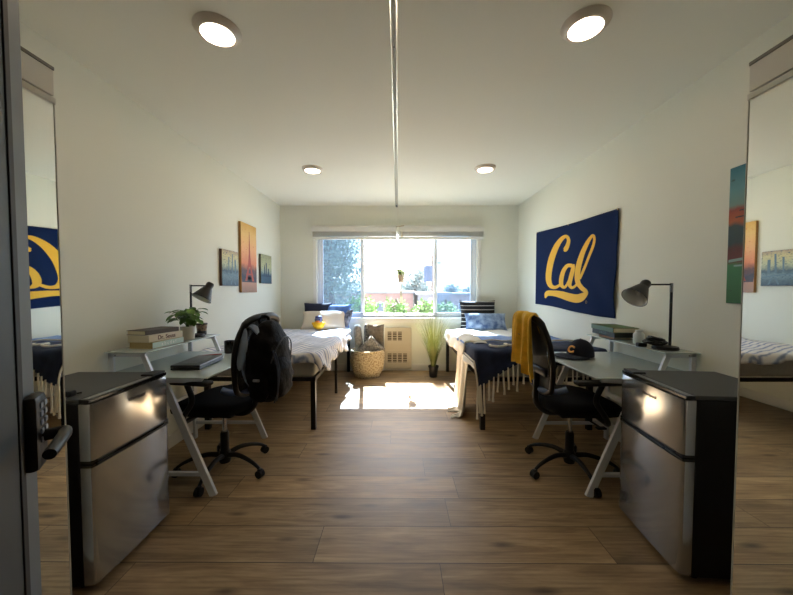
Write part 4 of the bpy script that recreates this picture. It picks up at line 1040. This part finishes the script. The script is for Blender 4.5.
pillow('flat_cushion', BX+.12, BY+.09, .56, .27, .44, .09, 96, -8, M_G3, 'taupe flat cushion standing at the back right of the basket', GL)
o, M = pillow('pointed_cushion', BX+.065, BY-.075, .42, .30, .30, .09, 86, 0, M_G4, 'pale checked cushion with its corner up, front of the basket', GL)
o.data.transform(Matrix.Translation((BX+.065, BY-.075, .42)) @ Matrix.Rotation(PI/4, 4, 'Y') @ Matrix.Translation((-BX-.065, -BY+.075, -.42)))

GX, GY = .53, 4.90
t = thing('potted_grass', 'tall yellow green ornamental grass in a small black pot', 'plant', (GX, GY, 0))
MB().lathe([(0, 0), (.052, 0), (.055, .004), (.070, .145), (.078, .147), (.078, .170), (.070, .170), (.066, .14), (0, .14)], (GX, GY, 0), 26).build('pot', mat('pot_black', (26, 25, 25), .5), t, smooth=True, angle=40)
MB().lathe([(0, .141), (.066, .141), (0, .15)], (GX, GY, 0), 18).build('soil', mat('soil', (44, 34, 26), .9), t)
def blades(n, seed, hmin, hmax, spread, wd):
    rr = random.Random(seed); tb = bmesh.new()
    for i in range(n):
        a = rr.uniform(0, 2*PI); h = rr.uniform(hmin, hmax); sp = spread*rr.uniform(.05, 1)**.8*(h/hmax)
        b0 = Vector((GX+.035*math.cos(a)*rr.random(), GY+.035*math.sin(a)*rr.random(), .15)); dr = Vector((math.cos(a), math.sin(a)*.85, 0)); sd = Vector((-dr.y, dr.x, 0))
        prev = None
        for k in range(8):
            q = k/7; p = b0+dr*sp*q**1.35+Vector((0, 0, h*(q-.10*q**4*(sp/spread)*2))); w_ = wd*(1-q**2)+.0006
            if p.y > YB-.03: p.y = YB-.03
            r_ = (tb.verts.new(p-sd*w_), tb.verts.new(p+sd*w_))
            if prev: tb.faces.new((prev[0], prev[1], r_[1], r_[0]))
            prev = r_
    m_ = MB(); m_._add(tb); return m_
b1 = blades(320, 1, .45, .92, .46, .0019); b1.build('grass_blades', mat('blade_lime', (108, 116, 58), .6, rgb2=(140, 142, 88), vscale=5), t)
b1 = blades(160, 2, .25, .50, .15, .0028); b1.build('inner_grass', mat('blade_green', (84, 108, 46), .6, rgb2=(60, 80, 36), vscale=9), t)

# ------------------------------------------------------------------ outside
gr = struct('ground', MB().box((-60, YB+1, -4.2), (60, 120, -4.0)), mat('outdoor_ground', (120, 116, 104), .9, var=.2, vscale=.4))
def leafcloud(c, r, n, size, seed, core=.35):
    rr = random.Random(seed); vs = []; fs = []
    lobes = [(Vector((rr.uniform(-.55, .55)*r[0], rr.uniform(-.5, .5)*r[1], rr.uniform(-.6, .65)*r[2])), rr.uniform(.35, .6)) for _ in range(26)]
    for i in range(n):
        lc, lr = lobes[rr.randrange(26)]
        d = Vector((rr.gauss(0, 1), rr.gauss(0, 1), rr.gauss(0, 1))).normalized()*(rr.random()**.45)
        p = Vector(c)+lc+Vector((d.x*r[0]*lr, d.y*r[1]*lr, d.z*r[2]*lr))
        s1 = size*rr.uniform(.6, 1.3); a = Vector((rr.gauss(0, 1), rr.gauss(0, 1), rr.gauss(0, 1))).normalized(); b = a.orthogonal().normalized()
        k = len(vs); vs += [p-a*s1, p+b*s1*.45, p+a*s1, p-b*s1*.45]; fs.append((k, k+1, k+2, k+3))
    me = bpy.data.meshes.new('l'); me.from_pydata(vs, [], fs); mb = MB(); mb.bm.from_mesh(me); bpy.data.meshes.remove(me); return mb
def tree(x, y, zc, r, n, size, m, label, name='tree', seed=1, group=None, zt=None):
    t = thing(name, label, name.split('_')[-1], (x, y, -4), group)
    if zt is None: zt = zc
    tk = MB(); tk.tube(cr([(x, y, -4), (x+.1, y, zc-r[2]*.7), (x-.05, y, zc), (x+.1, y, zc+r[2]*.6)]), [.22*r[0]**.5-.008*i for i in range(19)], 8)
    for k in range(5):
        a = k*1.3; tk.tube([(x, y, zc-r[2]*.45+.2*k), (x+r[0]*.5*math.cos(a), y+r[1]*.5*math.sin(a), zc+r[2]*(.1+.1*k))], [.07, .02], 6)
    tk.build('trunk', mat('bark', (84, 72, 60), .9), t, smooth=True)
    leafcloud((x, y, zc), r, n, size, seed).build('foliage', m, t)
    return t
M_TR1 = mat('leaves_grey_green', (118, 134, 118), .7, rgb2=(88, 106, 96), vscale=1.2)
M_TR2 = mat('leaves_dark', (96, 116, 120), .7, rgb2=(116, 136, 138), vscale=.6)
M_TR3 = mat('leaves_bright', (96, 138, 44), .6, rgb2=(70, 108, 34), vscale=2)
tree(-2.6, 12.2, 2.4, (1.5, 1.3, 3.4), 9000, .075, M_TR1, 'big leafy tree close outside the left window pane', seed=2)
tree(2.2, 42, 1.6, (2.3, 2, 2.9), 2600, .22, M_TR2, 'round dark tree far behind the red building, window centre', seed=5)
for i, (x, y, zt) in enumerate(((-6.8, 46, 1.5), (9.8, 60, 1.6), (13.4, 62, 1.5), (16.6, 58, 1.9))):
    tree(x, y, zt-1.2, (1.9, 1.6, 1.9), 700, .30, M_TR2, ['distant dark tree low on the horizon, seen at the far left of the window', 'small distant tree on the horizon right of the round tree', 'distant tree on the horizon near the right window frame', 'distant tree at the right end of the horizon, by the window edge'][i], seed=20+i, group='distant trees on the horizon')
for i, (x, y, z, rx, rz) in enumerate(((-1.15, 11.0, .15, .62, .62), (-.05, 12.1, .10, .52, .62), (.85, 11.2, .05, .45, .55), (1.75, 12.1, .02, .42, .5))):
    tree(x, y, z+.33, (rx, .6, rz), 1600, .075, M_TR3, ['bright green shrub beside the big tree, under the left window divider', 'bright green shrub top left of the hanging plant', 'bright green shrub top right of the hanging plant', 'bright green shrub nearest the right window divider'][i], name='green_shrub', seed=40+i, group='bright green shrubs outside the window')
def building(x0, x1, y, z1, m, label, wins, seed=0, d=6, roof=None):
    t = thing('building', label, 'building', ((x0+x1)/2, y, -4), 'buildings across the street')
    MB().box((x0, y, -4), (x1, y+d, z1)).build('walls', m, t)
    MB().box((x0-.15, y-.15, z1), (x1+.15, y+d, z1+.18), .02).build('roof', roof or mat('roof_grey', (128, 130, 140), .8), t)
    for (a, b, c_, d_) in wins:
        f = MB().box((a, y-.05, c_), (b, y, d_), .01).build('window', mat('far_window_frame', (206, 206, 204), .6), t)
        MB().box((a+.06, y-.07, c_+.06), (b-.06, y-.05, d_-.06)).build('pane', mat('far_pane', (92, 104, 120), .2), f)
    return t
building(-3.4, 1.1, 24, 1.05, mat('brick_pink', (146, 118, 114), .85, var=.1, vscale=3), 'low brick red building behind the green shrubs, left of the hanging plant', [(-2.9, -2.3, -.3, .4), (-1.6, -1.0, -.3, .4), (-.2, .4, -.3, .4)])
building(1.4, 3.6, 23, .95, mat('stucco_slate', (118, 118, 128), .85, var=.08, vscale=3), 'grey flat-roofed building right of the hanging plant', [(1.7, 2.2, -.3, .35), (2.7, 3.2, -.3, .35)])
building(3.0, 9.6, 30, .85, mat('brick_rose', (150, 132, 132), .85, var=.1, vscale=2), 'long rose brick building low in the right window pane', [(3.6+.95*i, 4.1+.95*i, -.7, .1) for i in range(6)])
building(-9.5, -3.8, 30, 1.0, mat('stucco_tan', (160, 146, 128), .85), 'tan building behind the big leafy tree', [(-8.6, -7.8, -.4, .4), (-6.6, -5.8, -.4, .4)])
building(2.0, 4.6, 15.5, -.55, mat('wall_white_far', (196, 194, 190), .8), 'pale low building at the bottom right of the window', [(2.3, 2.8, -1.6, -1.0), (3.4, 3.9, -1.6, -1.0)], d=4, roof=mat('roof_pale', (180, 180, 186), .8))
# utility pole with transformer, wires
t = thing('utility_pole', 'wooden utility pole with a grey transformer by the right window divider', 'pole', (3.15, 30, -4))
MB().tube([(2.95, 28.5, -4), (2.95, 28.5, 4.3)], [.13, .09], 10).build('pole', mat('pole_wood', (120, 108, 100), .9), t, smooth=True)
MB().box((2.2, 28.42, 3.55), (3.7, 28.5, 3.68)).build('crossarm', mat('pole_wood2', (120, 108, 100), .9), t)
MB().lathe([(0, 0), (.38, 0), (.38, 1.25), (.3, 1.35), (0, 1.35)], (2.55, 28.1, 2.0), 16).build('transformer', mat('transformer_grey', (70, 84, 108), .6), t, smooth=True, angle=40)
for z, lab in ((3.75, 'upper black power line crossing the sky behind the window'), (3.2, 'lower black power line crossing the sky behind the window')):
    tag(MB().tube([(-30, 28.3, z+1.2), (-12, 28.3, z-.1), (2.95, 28.3, z), (18, 28.3, z-.2), (36, 28.3, z+1.2)], .014, 5).build('power_line', M_BLACK, None), lab, 'cable', 'power lines outside')
